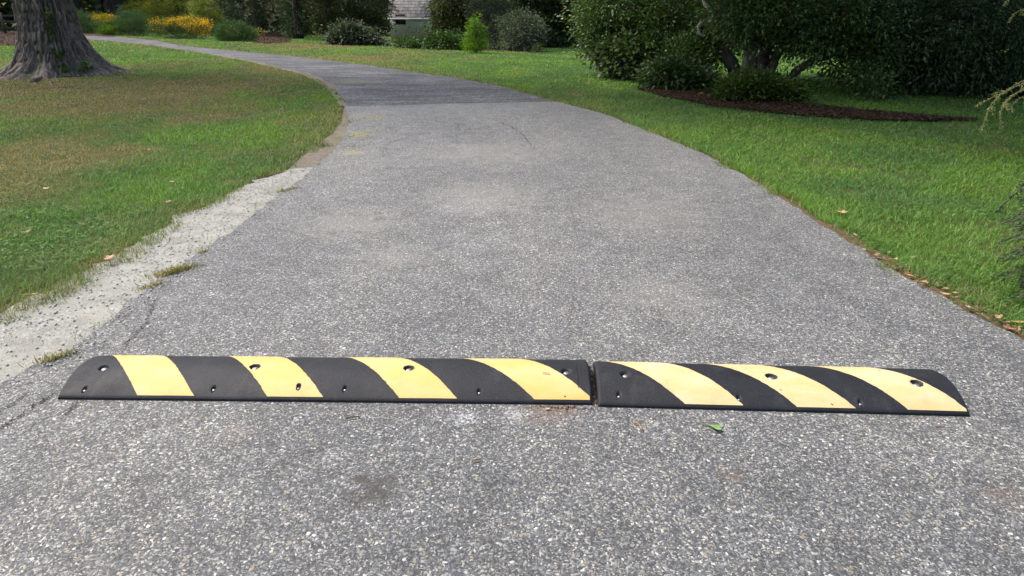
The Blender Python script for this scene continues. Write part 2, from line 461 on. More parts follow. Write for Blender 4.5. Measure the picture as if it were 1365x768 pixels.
b = lambda px, py, r, c, s: (*G(px, py)[:2], r, c, s)
blots = [b(470, 300, .42, (.245, .235, .205), .4), b(650, 262, .55, (.245, .235, .205), .35), b(860, 285, .6, (.245, .235, .205), .3), b(650, 205, .7, (.245, .235, .205), .35), b(520, 345, .3, (.245, .235, .205), .3), b(880, 395, .3, (.245, .235, .205), .25),
         b(622, 275, .34, (.5, .5, .49), .25), b(640, 330, .3, (.42, .42, .41), .2), b(500, 657, .085, (.05, .045, .04), .8), b(482, 642, .03, (.05, .045, .04), .8),
         b(620, 561, .06, (.55, .56, .57), .7), b(684, 557, .06, (.5, .5, .5), .6), b(443, 612, .05, (.5, .5, .5), .5), b(975, 636, .05, (.14, .09, .06), .3),
         b(1342, 668, .07, (.15, .09, .05), .22), b(735, 548, .12, (.2, .12, .07), .3), b(318, 580, .07, (.3, .25, .2), .15), b(225, 578, .05, (.5, .5, .48), .5),
         b(300, 205, .25, (.3, .27, .1), .4), b(480, 180, .16, (.32, .29, .08), .55), b(492, 158, .25, (.2, .2, .07), .4), b(470, 205, .14, (.3, .28, .1), .5)]
crk = [(*G(530, 175)[:2], 1.7, 3.2, .026), (*G(60, 520)[:2], .45, 3.2, .02), (*G(180, 440)[:2], .35, 4.0, .022)]
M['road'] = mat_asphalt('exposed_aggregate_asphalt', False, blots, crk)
M['road_old'] = mat_asphalt('old_dark_asphalt', True, [b(470, 110, .6, (.16, .15, .06), .35)], [(*G(600, 122)[:2], 5.0, 2.2, .03), (*G(430, 95)[:2], 6.0, 1.8, .03)])

road_left_end = resample(np.vstack([road_left, seam[:1]]), 200)
# near road closes on the slightly slanting seam
def close_on_seam(A, B, S, n, m):
    A = resample(A, n); B = resample(B, n)
    t = np.linspace(0, 1, m)[None, :, None]
    P = A[:, None] * (1 - t) + B[:, None] * t
    e = resample(S, m) - P[-1]
    w = np.linspace(0, 1, n)[:, None, None] ** 12
    return P + e[None] * w
def sheet(name, P, z, mat, kind='structure'):
    n, m = P.shape[:2]; Q = P.reshape(-1, P.shape[2])[:, :2]
    V = np.c_[Q, HT(Q[:, 0], Q[:, 1]) + z]
    qq = grid_faces(n, m); me = np_mesh(name, V, qq.ravel(), np.full(len(qq), 4), smooth=True)
    if me.polygons[len(qq) // 2].normal.z < 0: me.flip_normals()
    return tag(link(name, me, mat), kind=kind)
def jitter_line(L, n, jit, seed, f=.5):
    L = resample(L[:, :2], n); T = np.gradient(L, axis=0); N = np.c_[-T[:, 1], T[:, 0]]; N /= np.linalg.norm(N, axis=1)[:, None] + 1e-9
    return L + N * ((fbm(np.c_[np.arange(n) * f, np.zeros(n)], seed, 4) - .5) * 2 * jit)[:, None]
JL = jitter_line(road_left, 420, .035, 3); JR = jitter_line(road_right, 420, .03, 8)
JL[-1] = seam[0, :2]; JR[-1] = seam[-1, :2]
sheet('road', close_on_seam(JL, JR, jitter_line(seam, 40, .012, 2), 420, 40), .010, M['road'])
FO = jitter_line(far_out, 420, .04, 12); FI = jitter_line(far_in, 420, .04, 15)
PF = close_on_seam(FI[::-1], FO[::-1], seam[:, :2] - np.array([0, .03]), 420, 20)[::-1]
sheet('old_road', PF, .006, M['road_old'])
# gravel shoulder, tucked under road and lawn
gl = resample(grass_edge[:14], 120); gr = resample(road_left[2:12], 120)
gdir = gl[:, :2] - gr[:, :2]; gdir /= np.linalg.norm(gdir, axis=1)[:, None]
sheet('gravel_shoulder', np.stack([jitter_line(gl[:, :2] + gdir * .07, 120, .06, 66), (gl[:, :2] * 2 + gr[:, :2]) / 3, (gl[:, :2] + gr[:, :2] * 2) / 3, gr[:, :2] - gdir * .08], 1), .003, M['gravel'])
dl = GL([(385, 226), (396, 216), (416, 199), (445, 177), (456, 160), (458, 146)]); dr = GL([(428, 222), (450, 202), (462, 182), (470, 160), (468, 150), (464, 140)])
sheet('bare_dirt_patch', np.stack([resample(dl, 40)[:, :2], resample((dl + dr) / 2, 40)[:, :2], resample(dr, 40)[:, :2]], 1), .0045, M['dirt'])
fi_ = resample(far_in[:9, :2], 80); tf = np.gradient(fi_, axis=0); nf = np.c_[-tf[:, 1], tf[:, 0]]; nf /= np.linalg.norm(nf, axis=1)[:, None]
wf = (.06 + .35 * fbm(np.c_[np.arange(80) * .25, np.zeros(80)], 37) * np.linspace(1, .3, 80) * np.clip(np.arange(80) / 14, .15, 1))[:, None]
if inside(np.vstack([FI, FO[::-1]]), (fi_ + nf * .5)[40:41, 0], (fi_ + nf * .5)[40:41, 1])[0] == False: nf = -nf
sheet('worn_edge', np.stack([fi_ - nf * .06, fi_ + nf * wf * .35, jitter_line(fi_ + nf * wf * .7, 80, .14, 39, .9)], 1), .0088, M['dirt'])
# brown dirt strip along the right edge of the road
er = resample(road_right[:, :2], 300); te = np.gradient(er, axis=0); ne = np.c_[te[:, 1], -te[:, 0]]; ne /= np.linalg.norm(ne, axis=1)[:, None]
wv = ((.04 + .10 * fbm(np.c_[np.arange(300) * .3, np.zeros(300)], 31)) * np.where(er[:, 1] < 3.9, 1.0, .3 + .7 * np.exp(-np.clip(er[:, 1] - 3.9, 0, 9) / .5)))[:, None]
sheet('dirt_edge', np.stack([er - ne * .06, er + ne * wv * .5, er + ne * wv], 1), .0035, M['edge_dirt'])

mulch_right = GL([(850, 119), (900, 121), (960, 124), (1030, 137), (1080, 141), (1149, 149), (1203, 153), (1253, 158), (1300, 160.5), (1300, 162), (1240, 162), (1178, 162), (1104, 158), (1030, 151), (961, 144), (921, 136), (894, 131), (868, 124)])
mulch_left = GL([(-60, 42), (40, 44), (60, 47), (60, 62), (30, 63), (0, 60), (-60, 60)])
mulch_bed = GL([(335, 46), (365, 44), (390, 52), (386, 57), (360, 59), (338, 58)])
mulch_shrubs = GL([(640, 64), (690, 65), (720, 66.5), (716, 69), (680, 69), (640, 67)])
mulch_flowers = GL([(80, 46.5), (100, 45), (140, 45), (160, 48), (150, 49.5), (112, 47.6), (84, 47.4)])
def poly_sheet(name, poly, z, mat):
    c = poly.mean(0); n = len(poly) * 6
    E = jitter_line(np.vstack([poly, poly[:1]]), n, .06, 4)
    rings = np.linspace(0.02, 1, 14)
    P = c[None, None, :2] + (E[:, None] - c[None, None, :2]) * rings[None, :, None]
    return sheet(name, P, z, mat)
poly_sheet('mulch_bed', mulch_right, .012, M['mulch'])
poly_sheet('mulch_bed', mulch_left, .012, M['mulch'])
poly_sheet('mulch_bed', mulch_bed, .012, M['mulch'])
poly_sheet('mulch_bed', mulch_shrubs, .012, M['mulch'])
poly_sheet('mulch_bed', mulch_flowers, .011, M['mulch'])

# ------------------------------------------------------------------ cracks in the road (marks of the surface)
def crack(pts, w, seed):
    L = resample(curve(GL(pts)[:, :2], 8), 60)
    L = jitter_line(L, 60, .022, seed, .8)
    T = np.gradient(L, axis=0); N = np.c_[-T[:, 1], T[:, 0]]; N /= np.linalg.norm(N, axis=1)[:, None]
    ww = (w * (.25 + 1.2 * vnoise(np.c_[np.arange(60) * .7, np.zeros(60)], seed)) * np.clip(np.minimum(np.arange(60), 59 - np.arange(60)) / 8, 0.1, 1))[:, None]
    P = np.stack([L - N * ww, L + N * ww], 1)
    o = sheet('road_crack', P, .0145, M['crack']); return o
for i, (pts, w) in enumerate([([(-30, 588), (0, 577), (22, 561), (56, 540), (78, 527)], 0.0028), ([(-20, 566), (0, 553), (22, 540), (36, 528)], .0018),
                              ([(84, 562), (102, 545), (118, 536)], .0014), ([(164, 474), (172, 458), (194, 436), (208, 401)], .0022),
                              ([(656, 160), (679, 170), (694, 179), (702, 188), (714, 201)], .0036), ([(610, 165), (612, 174), (608, 183)], .0022),
                              ([(520, 192), (560, 180), (606, 176)], .0028)]):
    crack(pts, w, 40 + i)

# ------------------------------------------------------------------ speed bumps
BW = .30
def bz(v):
    t = np.clip(np.abs(v - BW / 2) / (BW / 2), 0, 1)
    return .011 + .046 * (1 - t ** 2.0)

class Bump:
    def __init__(s, pa, pb):
        a, b_ = G(*pa), G(*pb); s.o = a; d = (b_ - a)[:2]; s.L = float(np.linalg.norm(d)); s.rz = math.atan2(d[1], d[0])
        s.ux = np.array([math.cos(s.rz), math.sin(s.rz), 0]); s.vx = np.array([-math.sin(s.rz), math.cos(s.rz), 0]); s.base = .011
    def world(s, u, v, z): return s.o + s.ux * u + s.vx * v + np.array([0, 0, z + s.base])
    def hit(s, px, py):
        d = ray(px, py); o = np.array([0, 0, CAMH])
        t = np.linspace(1.5, 3.6, 8000)[:, None]
        p = o + d * t - s.o; u, v, z = p @ s.ux, p @ s.vx, p[:, 2] - s.base
        k = np.nonzero((v > 0) & (v < BW) & (z < bz(v)))[0]
        return (float(u[k[0]]), float(v[k[0]])) if len(k) else None
    def u_at(s, px, v):
        lo, hi = -1., 3.
        for _ in range(50):
            mid = (lo + hi) / 2
            if project(s.world(mid, v, float(bz(v))))[0] < px: lo = mid
            else: hi = mid
        return lo

def recess(u, v, holes):
    """how far the surface sinks at bolt recesses"""
    d = np.zeros_like(u)
    for (hu, hv, ru, rv, dep) in holes:
        rr = np.sqrt(((u - hu) / ru) ** 2 + ((v - hv) / rv) ** 2)
        d = np.maximum(d, dep * np.clip((1.12 - rr) / .3, 0, 1))
    return d

def make_bump(bp, label, stripes, upper, lower, rnd_end, seed):
    root = empty('speed_bump', tuple(bp.o + np.array([0, 0, bp.base])), bp.rz)
    tag(root, label, 'speed bump', 'speed bump segments across the road')
    holes = []
    for p in upper:
        h = bp.hit(*p)
        if h: holes.append((h[0], h[1], .0165, .0165, .011))
    for p in lower:
        h = bp.hit(*p)
        if h: holes.append((h[0], h[1], .0065, .012, .010))
    L = bp.L
    nu, nv = int(L / .0035), 100
    u = np.linspace(0, L, nu); v = np.linspace(0, BW, nv)
    U, Vv = np.meshgrid(u, v, indexing='ij')
    e = np.minimum(U, L - U); rnd = .009
    endfall = np.where(e < rnd, rnd - np.sqrt(np.clip(rnd ** 2 - (rnd - e) ** 2, 0, None)), 0)
    wav = .0016 * (fbm(np.c_[U.ravel() * 5, Vv.ravel() * 5], seed).reshape(U.shape) - .5)
    Zs = bz(Vv) - endfall + wav - recess(U, Vv, holes)
    ev = np.minimum(Vv, BW - Vv); Zs -= np.where(ev < .004, (.004 - ev) * .8, 0)
    P = np.stack([U, Vv, np.maximum(Zs, .001)], -1).reshape(-1, 3)
    fs = [tuple(f) for f in grid_faces(nu, nv)]
    mb = MB(); mb.add(P, fs)
    # skirts to the road
    idx = np.arange(nu * nv).reshape(nu, nv)
    for line, flip in ((idx[:, 0], 0), (idx[::-1, -1], 0), (idx[::-1, 0:1].ravel()[:0], 0), (idx[0, ::-1], 0), (idx[-1, :], 0)):
        if len(line) == 0: continue
        top = P[line]; bot = top.copy(); bot[:, 2] = -.002
        k = len(line)
        mb.add(np.vstack([bot, top]), [(i, i + 1, k + i + 1, k + i) for i in range(k - 1)])
    mb.build('body', M['rubber'], root, smooth=True)
    # stripes of paint follow the surface, a millimetre proud
    vt_f, vt_b = .012, .262
    for k, (lf, lt, rf, rt) in enumerate(stripes):
        vtan = .245
        ulf, urf = bp.u_at(lf, vt_f), bp.u_at(rf, vt_f); ult, urt = bp.u_at(lt, vtan), bp.u_at(rt, vtan)
        nvs = 112; vs = np.linspace(.006, BW - .004, nvs)
        tt = (vs - vt_f) / (vtan - vt_f)
        ul = ulf + (ult - ulf) * tt; ur = urf + (urt - urf) * tt
        ul += (fbm(np.c_[vs * 90, np.full(nvs, k)], seed + 3) - .5) * .005
        ur += (fbm(np.c_[vs * 90, np.full(nvs, k + 40)], seed + 4) - .5) * .005
        ul = np.clip(ul, .010, L - .010); ur = np.clip(ur, .010, L - .010)
        nus = 72; s = np.linspace(0, 1, nus)
        SU = ul[None] * (1 - s[:, None]) + ur[None] * s[:, None]; SV = np.broadcast_to(vs[None], SU.shape)
        w = .0016 * (fbm(np.c_[SU.ravel() * 5, SV.ravel() * 5], seed).reshape(SU.shape) - .5)
        rc = recess(SU, SV, holes)
        SZ = bz(SV) + w + .0012 - np.where(np.minimum(SV, BW - SV) < .004, (.004 - np.minimum(SV, BW - SV)) * .8, 0)
        q = grid_faces(nus, nvs)
        bad = (rc > .001).ravel(); tooth = fbm(np.c_[SU.ravel() * 60, SV.ravel() * 60], seed + 9, 4)
        chip = tooth > .9
        ok = ~((bad | chip)[q].any(1)) & ((ur - ul).clip(0)[q[:, 0] % nvs] > .002)
        q = q[ok]
        me = np_mesh('yellow_stripe', np.stack([SU, SV, SZ], -1).reshape(-1, 3), q.ravel(), np.full(len(q), 4), smooth=True)
        link('yellow_stripe', me, M['yellow' if rnd_end == 'l' else 'cream'], root)
    # bolts in the recesses
    for k, (hu, hv, ru, rv, dep) in enumerate(holes):
        z0 = float(bz(hv)) - dep
        up_row = k < len(upper)
        mb = MB()
        r0 = .0105 if up_row else .0055
        ring = []
        prof = [(r0, z0 - .001), (r0, z0 + .004), (r0 * .8, z0 + .0065), (r0 * .3, z0 + .0075)]
        n = 16
        for (rr, zz) in prof:
            for i in range(n):
                a = 2 * math.pi * i / n
                ring.append((hu + rr * math.cos(a), hv - .002 + rr * math.sin(a), zz))
        fs = [(j * n + i, j * n + (i + 1) % n, (j + 1) * n + (i + 1) % n, (j + 1) * n + i) for j in range(3) for i in range(n)] + [tuple(3 * n + i for i in range(n))]
        mb.add(ring, fs); mb.build('bolt', M['steel'], root, smooth=True)
    return root

bumpL = Bump((78, 536), (790, 543.5)); bumpR = Bump((797, 546), (1292, 559))
rl = make_bump(bumpL, 'longer black rubber speed bump segment with four yellow stripes', [(182, 151, 257, 220), (355, 308, 429, 378), (530, 467, 607, 538), (710, 623, 788, 700)],
          [(139, 490), (340, 489), (545, 491), (755, 495)], [(113, 519), (285, 518), (398, 516), (460, 518), (639, 522)], 'l', 21)
rr_ = make_bump(bumpR, 'shorter black rubber speed bump segment with three yellow stripes', [(910, 812, 988, 890), (1060, 948, 1138, 1020), (1207, 1090, 1289, 1166)],
          [(834, 499), (1028, 502), (1222, 511)], [(825, 527), (985, 531), (1147, 537)], 'r', 22)
# worn stamped figures near the end of the last stripe, raised seam on the end block
def surf_bar(bp, root, name, strokes, w, mat, lift):
    mb = MB()
    for (p0, p1) in strokes:
        a, c = bp.hit(*p0), bp.hit(*p1)
        if not a or not c: continue
        a, c = np.array(a), np.array(c); d = c - a; nrm = np.array([-d[1], d[0]]); nrm = nrm / (np.linalg.norm(nrm) + 1e-9) * w / 2
        n = 10; V = []
        for i in range(n + 1):
            p = a + d * i / n
            for sgn in (-1, 1):
                qv = p + nrm * sgn; V.append((qv[0], qv[1], float(bz(qv[1])) + lift))
        mb.add(V, [(2 * i, 2 * i + 1, 2 * i + 3, 2 * i + 2) for i in range(n)])
    if mb.n: return mb.build(name, mat, root)
surf_bar(bumpL, rl, 'stamped_number', [((723.5, 497.3), (732, 498.2)), ((723.5, 499.3), (731, 499.9)), ((731.5, 498), (732.5, 501))], .0018, M['twig'], .0026)
surf_bar(bumpL, rl, 'mould_line', [((768, 486), (771, 518))], .002, M['hole'], .002)

# ------------------------------------------------------------------ scattered small stones
def pebbles(name, pts, smin, smax, mat, seed, label, cat, zoff=0.0):
    rg = np.random.default_rng(seed); n = len(pts)
    base = np.array([[1, 0, 0], [.3, .95, 0], [-.8, .6, 0], [-.8, -.6, 0], [.3, -.95, 0], [.1, .1, .7], [-.2, -.1, -.6]])
    tri = []
    for i in range(5): tri += [[i, (i + 1) % 5, 5], [(i + 1) % 5, i, 6]]
    tri = np.array(tri)
    s = rg.uniform(smin, smax, n) * rg.uniform(.5, 1, n)
    a = rg.uniform(0, 6.28, n)
    B = np.broadcast_to(base, (n, 7, 3)) * (1 + rg.uniform(-.3, .3, (n, 7, 3)))
    B = B * s[:, None, None] * np.stack([np.ones(n), rg.uniform(.6, 1, n), rg.uniform(.5, .9, n)], 1)[:, None]
    X = B[..., 0] * np.cos(a)[:, None] - B[..., 1] * np.sin(a)[:, None]; Y = B[..., 0] * np.sin(a)[:, None] + B[..., 1] * np.cos(a)[:, None]
    P = np.stack([X, Y, B[..., 2]], -1) + np.asarray(pts)[:, None]
    P[..., 2] += (s * .25)[:, None] + zoff
    q = (tri[None] + (np.arange(n) * 7)[:, None, None]).reshape(-1)
    me = np_mesh(name, P.reshape(-1, 3), q, np.full(n * len(tri), 3))
    o = link(name, me, mat); tag(o, label, cat, kind='stuff'); return o
pts = []
for k in range(3000):
    i = RNG.integers(0, 110); t = RNG.uniform(0, 1.22)
    p = gl[i, :2] * (1 - t) + gr[i, :2] * t + RNG.normal(0, .02, 2)
    pts.append((p[0], p[1], .005 if t < .97 else .012))
pebbles('loose_gravel', np.array(pts), .002, .0095, M['stone'], 5, 'loose grey limestone chips scattered over the pale shoulder', 'gravel')
pts = []
for k in range(150):
    u = bumpL.L + RNG.uniform(.004, .02); v = RNG.uniform(.0, .27)
    pts.append(bumpL.world(u, v, .001))
for k in range(60):
    pts.append(bumpL.world(bumpL.L - .09 + RNG.normal(0, .05), -.012 - abs(RNG.normal(0, .012)), .001))
pebbles('dirt_crumbs', np.array(pts), .002, .006, M['crumb'], 6, 'rust brown grit caught in the gap between both bumps', 'grit')
# coarse chips standing out of the aggregate surface close to the camera

# ------------------------------------------------------------------ lawn
def lawn():
    rg = np.random.default_rng(3)
    N = 1500000
    r = np.exp(rg.uniform(math.log(1.5), math.log(75), N)); a = rg.uniform(-.98, .98, N)
    X = r * np.sin(a); Y = r * np.cos(a)
    jx = (vnoise(np.c_[X * 9, Y * 9], 1) - .5) * .12 + rg.normal(0, .025, N); jy = (vnoise(np.c_[X * 9, Y * 9], 2) - .5) * .12 + rg.normal(0, .025, N)
    jx += (vnoise(np.c_[X * 2.4, Y * 2.4], 3) - .5) * .12; jy += (vnoise(np.c_[X * 2.4, Y * 2.4], 4) - .5) * .12
    Xj, Yj = X + jx, Y + jy
    road_poly = np.vstack([JL, seam[:, :2], JR[::-1]]); far_poly = np.vstack([FI, FO[::-1]])
    gpoly = np.vstack([grass_edge[:, :2], road_left[::-1, :2]])
    bad = inside(road_poly, Xj, Yj) | inside(far_poly, Xj, Yj) | inside(gpoly, Xj, Yj)
    bad |= inside(np.stack([gl[:, :2], gr[:, :2]], 0).reshape(-1, 2)[np.r_[0:120, 239:119:-1]], Xj, Yj)
    for mp in (mulch_right, mulch_left, mulch_bed, mulch_shrubs, mulch_flowers): bad |= inside(mp, X + jx * 2, Y + jy * 2)
    bad |= inside(np.vstack([er, (er + ne * wv)[::-1]]), X + jx * .5, Y + jy * .5) & (rg.uniform(0, 1, N) < .8)
    # trunk footprint
    tb = G(80, 101); bad |= (X - tb[0]) ** 2 + (Y - tb[1]) ** 2 < .5
    # sparse places
    dens = fbm(np.c_[X * 2.2, Y * 2.2], 77)
    bad |= rg.uniform(0, 1, N) < np.clip((.42 - dens) * 3, 0, .5)
    X, Y, r = X[~bad], Y[~bad], r[~bad]; n = len(X)
    # dryness: named worn places plus mottling
    dry = np.clip((fbm(np.c_[X * .8, Y * .5], 5) - .55) * 2.2, 0, 1) * .7 + np.clip((fbm(np.c_[X * 5, Y * 5], 9) - .5) * 1.6, 0, .5)
    dry += np.clip((-X - 1.5) / 3, 0, 1) * np.clip((Y - 3) / 5, 0, 1) * np.clip((22 - Y) / 4, 0, 1) * (-.05 + .55 * np.clip((fbm(np.c_[X * 1.1, Y * .7], 95) - .46) * 4, 0, 1))
    dry -= .3 * np.clip((X - .8) / 2, 0, 1)
    dry += .20 * np.clip((-X - .6) / 2, 0, 1) * np.clip((24 - Y) / 5, 0, 1)
    def spot(px, py, rx, ry, s):
        c = G(px, py); x1 = G(px + rx, py); y0, y1 = G(px, py - ry), G(px, py + ry)
        return s * np.exp(-(((X - c[0]) / (abs(x1[0] - c[0]) + 1e-6)) ** 2 + ((Y - c[1]) / (abs(y0[1] - y1[1]) / 2)) ** 2))
    for sp_ in [(95, 208, 75, 14, 1.5), (20, 205, 50, 12, .9), (60, 110, 100, 10, .95), (160, 118, 70, 9, 1.0), (250, 118, 90, 10, 1.0), (140, 138, 120, 10, .9), (30, 140, 60, 12, .6),
                (300, 152, 90, 10, .55), (330, 110, 60, 10, .5), (380, 165, 60, 10, .4), (40, 250, 50, 14, .35), (430, 62, 60, 5, 1.0), (520, 78, 60, 4, .6), (420, 76, 70, 3, .6), (350, 60, 50, 3, .5), (640, 100, 40, 4, .4),
                (790, 70, 60, 3, .4), (560, 72, 60, 3, .4), (1200, 172, 200, 6, .3), (690, 94, 6, 2, .9)]:
        dry = dry + spot(*sp_) * np.clip(2.6 * fbm(np.c_[X * 2.2, Y * 1.8], 15, 4) - .45, 0, 1.7)
    for (px, py, rx, ry) in [(80, 175, 100, 12), (250, 180, 120, 20), (230, 240, 120, 30), (60, 300, 90, 40), (430, 130, 60, 30), (770, 105, 130, 14), (1200, 280, 130, 50), (700, 85, 140, 8), (250, 75, 120, 10)]:
        dry = dry - spot(px, py, rx, ry, .35)
    # yellowish fringe by pavement and gravel
    ge = resample(grass_edge[:, :2], 200); allE = np.vstack([ge, er, resample(far_out[:, :2], 200), resample(far_in[:, :2], 160)])
    dm = np.full(n, 9.)
    for k in range(0, len(allE), 2): dm = np.minimum(dm, (X - allE[k, 0]) ** 2 + (Y - allE[k, 1]) ** 2)
    dm = np.sqrt(dm)
    dry += np.exp(-dm / (.10 + .012 * r)) * .55 * (.3 + vnoise(np.c_[X * 4, Y * 4], 19))
    dry = np.clip(dry, 0, 1); dry = np.clip(dry + rg.normal(0, .16, n), 0, 1)
    tint = np.clip(fbm(np.c_[X * 1.1, Y * .8], 41) * 1.5 - .25 + rg.normal(0, .12, n), 0, 1)
    tuft = fbm(np.c_[X * 6, Y * 6], 51)
    h = .88 * (.016 + .026 * tuft + .014 * rg.uniform(0, 1, n) ** 3) * (1 - .35 * dry)
    h *= np.where(dm < .22, 1.5, 1.0)
    long = rg.uniform(0, 1, n) < .012; h[long] *= 1.9
    h *= np.clip(.85 + r * .02, 1, 1.5)
    w = np.clip(.00085 * r, .0028, .05) * rg.uniform(.6, 1.3, n)
    z = HT(X, Y) - .006
    az = rg.uniform(0, 2 * math.pi, n); lean = rg.uniform(.3, 1.7, n) * h
    th = az + rg.uniform(-1, 1, n) + math.pi / 2
    dx, dy = np.cos(az) * lean, np.sin(az) * lean; wx, wy = np.cos(th) * w / 2, np.sin(th) * w / 2
    b0 = np.stack([X - wx, Y - wy, z], 1); b1 = np.stack([X + wx, Y + wy, z], 1)
    m0 = np.stack([X - wx * .8 + dx * .35, Y - wy * .8 + dy * .35, z + h * .62], 1); m1 = np.stack([X + wx * .8 + dx * .35, Y + wy * .8 + dy * .35, z + h * .62], 1)
    tp = np.stack([X + dx, Y + dy, z + h], 1)
    Vt = np.stack([b0, b1, m1, m0, tp], 1).reshape(-1, 3)
    k = np.arange(n)[:, None] * 5
    loops = np.concatenate([k + 0, k + 1, k + 2, k + 3, k + 3, k + 2, k + 4], 1).ravel()
    sizes = np.tile([4, 3], n)
    rep = lambda q_: np.repeat(q_, 5)
    rnd = np.clip(rg.uniform(0, 1, n) * .8 + .2 * tuft, 0, 1)
    me = np_mesh('grass', Vt, loops, sizes, {'rnd': rep(rnd), 'dry': rep(dry), 'tint': rep(tint)})
    tag(link('grass', me, M['grass']), 'mown green lawn with dry brown patches on both sides of the road', 'grass', kind='stuff')
lawn()

# ------------------------------------------------------------------ foliage
def leaves(name, blobs, n, ll, lw, mat, parent, seed, clump=.16, per=36, out=.7, droop=.25, shell=.55, up=.25, origin=None, flat=.5, zmin=None, loose=.0):
    """leaf-sized folded faces gathered in clumps through lobes; blobs = [centre(3), radii(3)]"""
    rg = np.random.default_rng(seed)
    C = np.array([b_[0] for b_ in blobs], float); Rr = np.array([b_[1] for b_ in blobs], float)
    wgt = np.array([(b_[1][0] * b_[1][2] + b_[1][1] * b_[1][2] + b_[1][0] * b_[1][1]) * (b_[2] if len(b_) > 2 else 1) for b_ in blobs]); wgt = wgt / wgt.sum()
    nc = max(4, n // per)
    bi = rg.choice(len(blobs), nc, p=wgt)
    d = rg.normal(0, 1, (nc, 3)); d /= np.linalg.norm(d, axis=1)[:, None]
    rr = shell + (1.08 - shell) * rg.uniform(0, 1, nc) ** .6 + np.where(rg.uniform(0, 1, nc) < .2, rg.uniform(0, loose, nc), 0)
    cc = C[bi] + d * rr[:, None] * Rr[bi]
    ctint = np.clip(rg.normal(.5, .32, nc), 0, 1)
    ci = rg.integers(0, nc, n)
    cs = clump * rg.uniform(.6, 1.35, nc)
    off = rg.normal(0, 1, (n, 3)) * cs[ci][:, None] * np.array([1, 1, flat])
    P = cc[ci] + off
    D = d[ci] * out + off / (np.linalg.norm(off, axis=1)[:, None] + 1e-6) * .8 + rg.normal(0, .45, (n, 3)); D[:, 2] += up - droop
    D /= np.linalg.norm(D, axis=1)[:, None]
    Nn = rg.normal(0, .55, (n, 3)); Nn[:, 2] += 1.0
    S = np.cross(D, Nn); S /= np.linalg.norm(S, axis=1)[:, None] + 1e-9
    Nn = np.cross(S, D)
    L = ll * rg.uniform(.6, 1.25, n)[:, None]; Wd = lw * rg.uniform(.7, 1.2, n)[:, None] / 2
    fold = L * .10
    p0 = P; p2 = P + D * L - np.array([0, 0, 1]) * L * droop * .4
    p1 = P + D * L * .45 + S * Wd + Nn * fold; p3 = P + D * L * .45 - S * Wd + Nn * fold
    V = np.stack([p0, p1, p2, p3], 1)
    if zmin is not None:
        lo = HT(V[..., 0], V[..., 1]) + .01
        V[..., 2] = np.maximum(V[..., 2], lo)
    V = V.reshape(-1, 3)
    if origin is not None: V = V - np.asarray(origin)
    k = np.arange(n)[:, None] * 4
    loops = np.concatenate([k, k + 1, k + 2, k, k + 2, k + 3], 1).ravel()
    rep = lambda q_: np.repeat(q_, 4)
    me = np_mesh(name, V, loops, np.full(2 * n, 3), {'rnd': rep(rg.uniform(0, 1, n)), 'tint': rep(ctint[ci])})
    return link(name, me, mat, parent), cc

def blob(px, py, rx, ry, Z, dep=None, w=1):
    c = AT(px, py, Z); k = Z / F
    return (c, np.array([rx * k, dep if dep else max(rx, ry) * k * .8, ry * k]), w)

LM = {
 'broad': mat_leaf('dark_broadleaf', (0.024, 0.055, 0.015), (0.14, 0.22, 0.065), .42, .2, .45, odd=(.30, .16, .03)),
 'broad2': mat_leaf('deep_green_broadleaf', (0.022, 0.05, 0.014), (0.085, 0.14, 0.042), .45, .2, .4),
 'ever': mat_leaf('dark_evergreen', (0.018, 0.038, 0.015), (0.08, 0.125, 0.048), .55, .15),
 'grey': mat_leaf('grey_green', (.035, .05, .03), (.13, .155, .105), .6, .2),
 'olive': mat_leaf('olive_grey_green', (.045, .062, .036), (.17, .20, .13), .6, .2),
 'box': mat_leaf('boxwood_green', (.022, .05, .010), (.085, .16, .03), .5, .25),
 'lime': mat_leaf('fresh_lime', (.07, .14, .012), (.22, .36, .04), .55, .4),
 'yelgreen': mat_leaf('yellow_green', (.09, .125, .02), (.30, .32, .06), .6, .35),
 'azalea': mat_leaf('azalea_leaf', (.02, .05, .010), (.12, .17, .03), .45, .3, odd=(.30, .32, .05)),
 'hydr': mat_leaf('large_pale_leaf', (.03, .055, .02), (.12, .16, .07), .5, .3),
 'fine': mat_leaf('fine_blue_green', (0.04, 0.085, 0.036), (0.13, 0.21, 0.09), .6, .25),
 'fern': mat_leaf('bright_herb', (.05, .10, .014), (.18, .26, .04), .55, .35),
 'wood': mat_leaf('woodland', (0.024, 0.044, 0.016), (0.095, 0.13, 0.042), .6, .2),
 'turn': mat_leaf('turning_leaves', (.025, .042, .012), (.10, .115, .03), .6, .3, odd=(.34, .20, .03)),
 'hem': mat_leaf('hemlock_needles', (.028, .062, .022), (.085, .15, .055), .55, .2),
 'ced': mat_leaf('yellowing_needles', (.13, .16, .045), (.32, .36, .12), .6, .3),
 'ivy': mat_leaf('ivy_leaf', (.03, .07, .015), (.12, .2, .03), .45, .2),
 'gold': mat_leaf('golden_petals', (.62, .31, .008), (.90, .52, .014), .6, .3),
 'yel': mat_leaf('pale_yellow_petals', (.38, .30, .03), (.62, .48, .06), .6, .3),
}

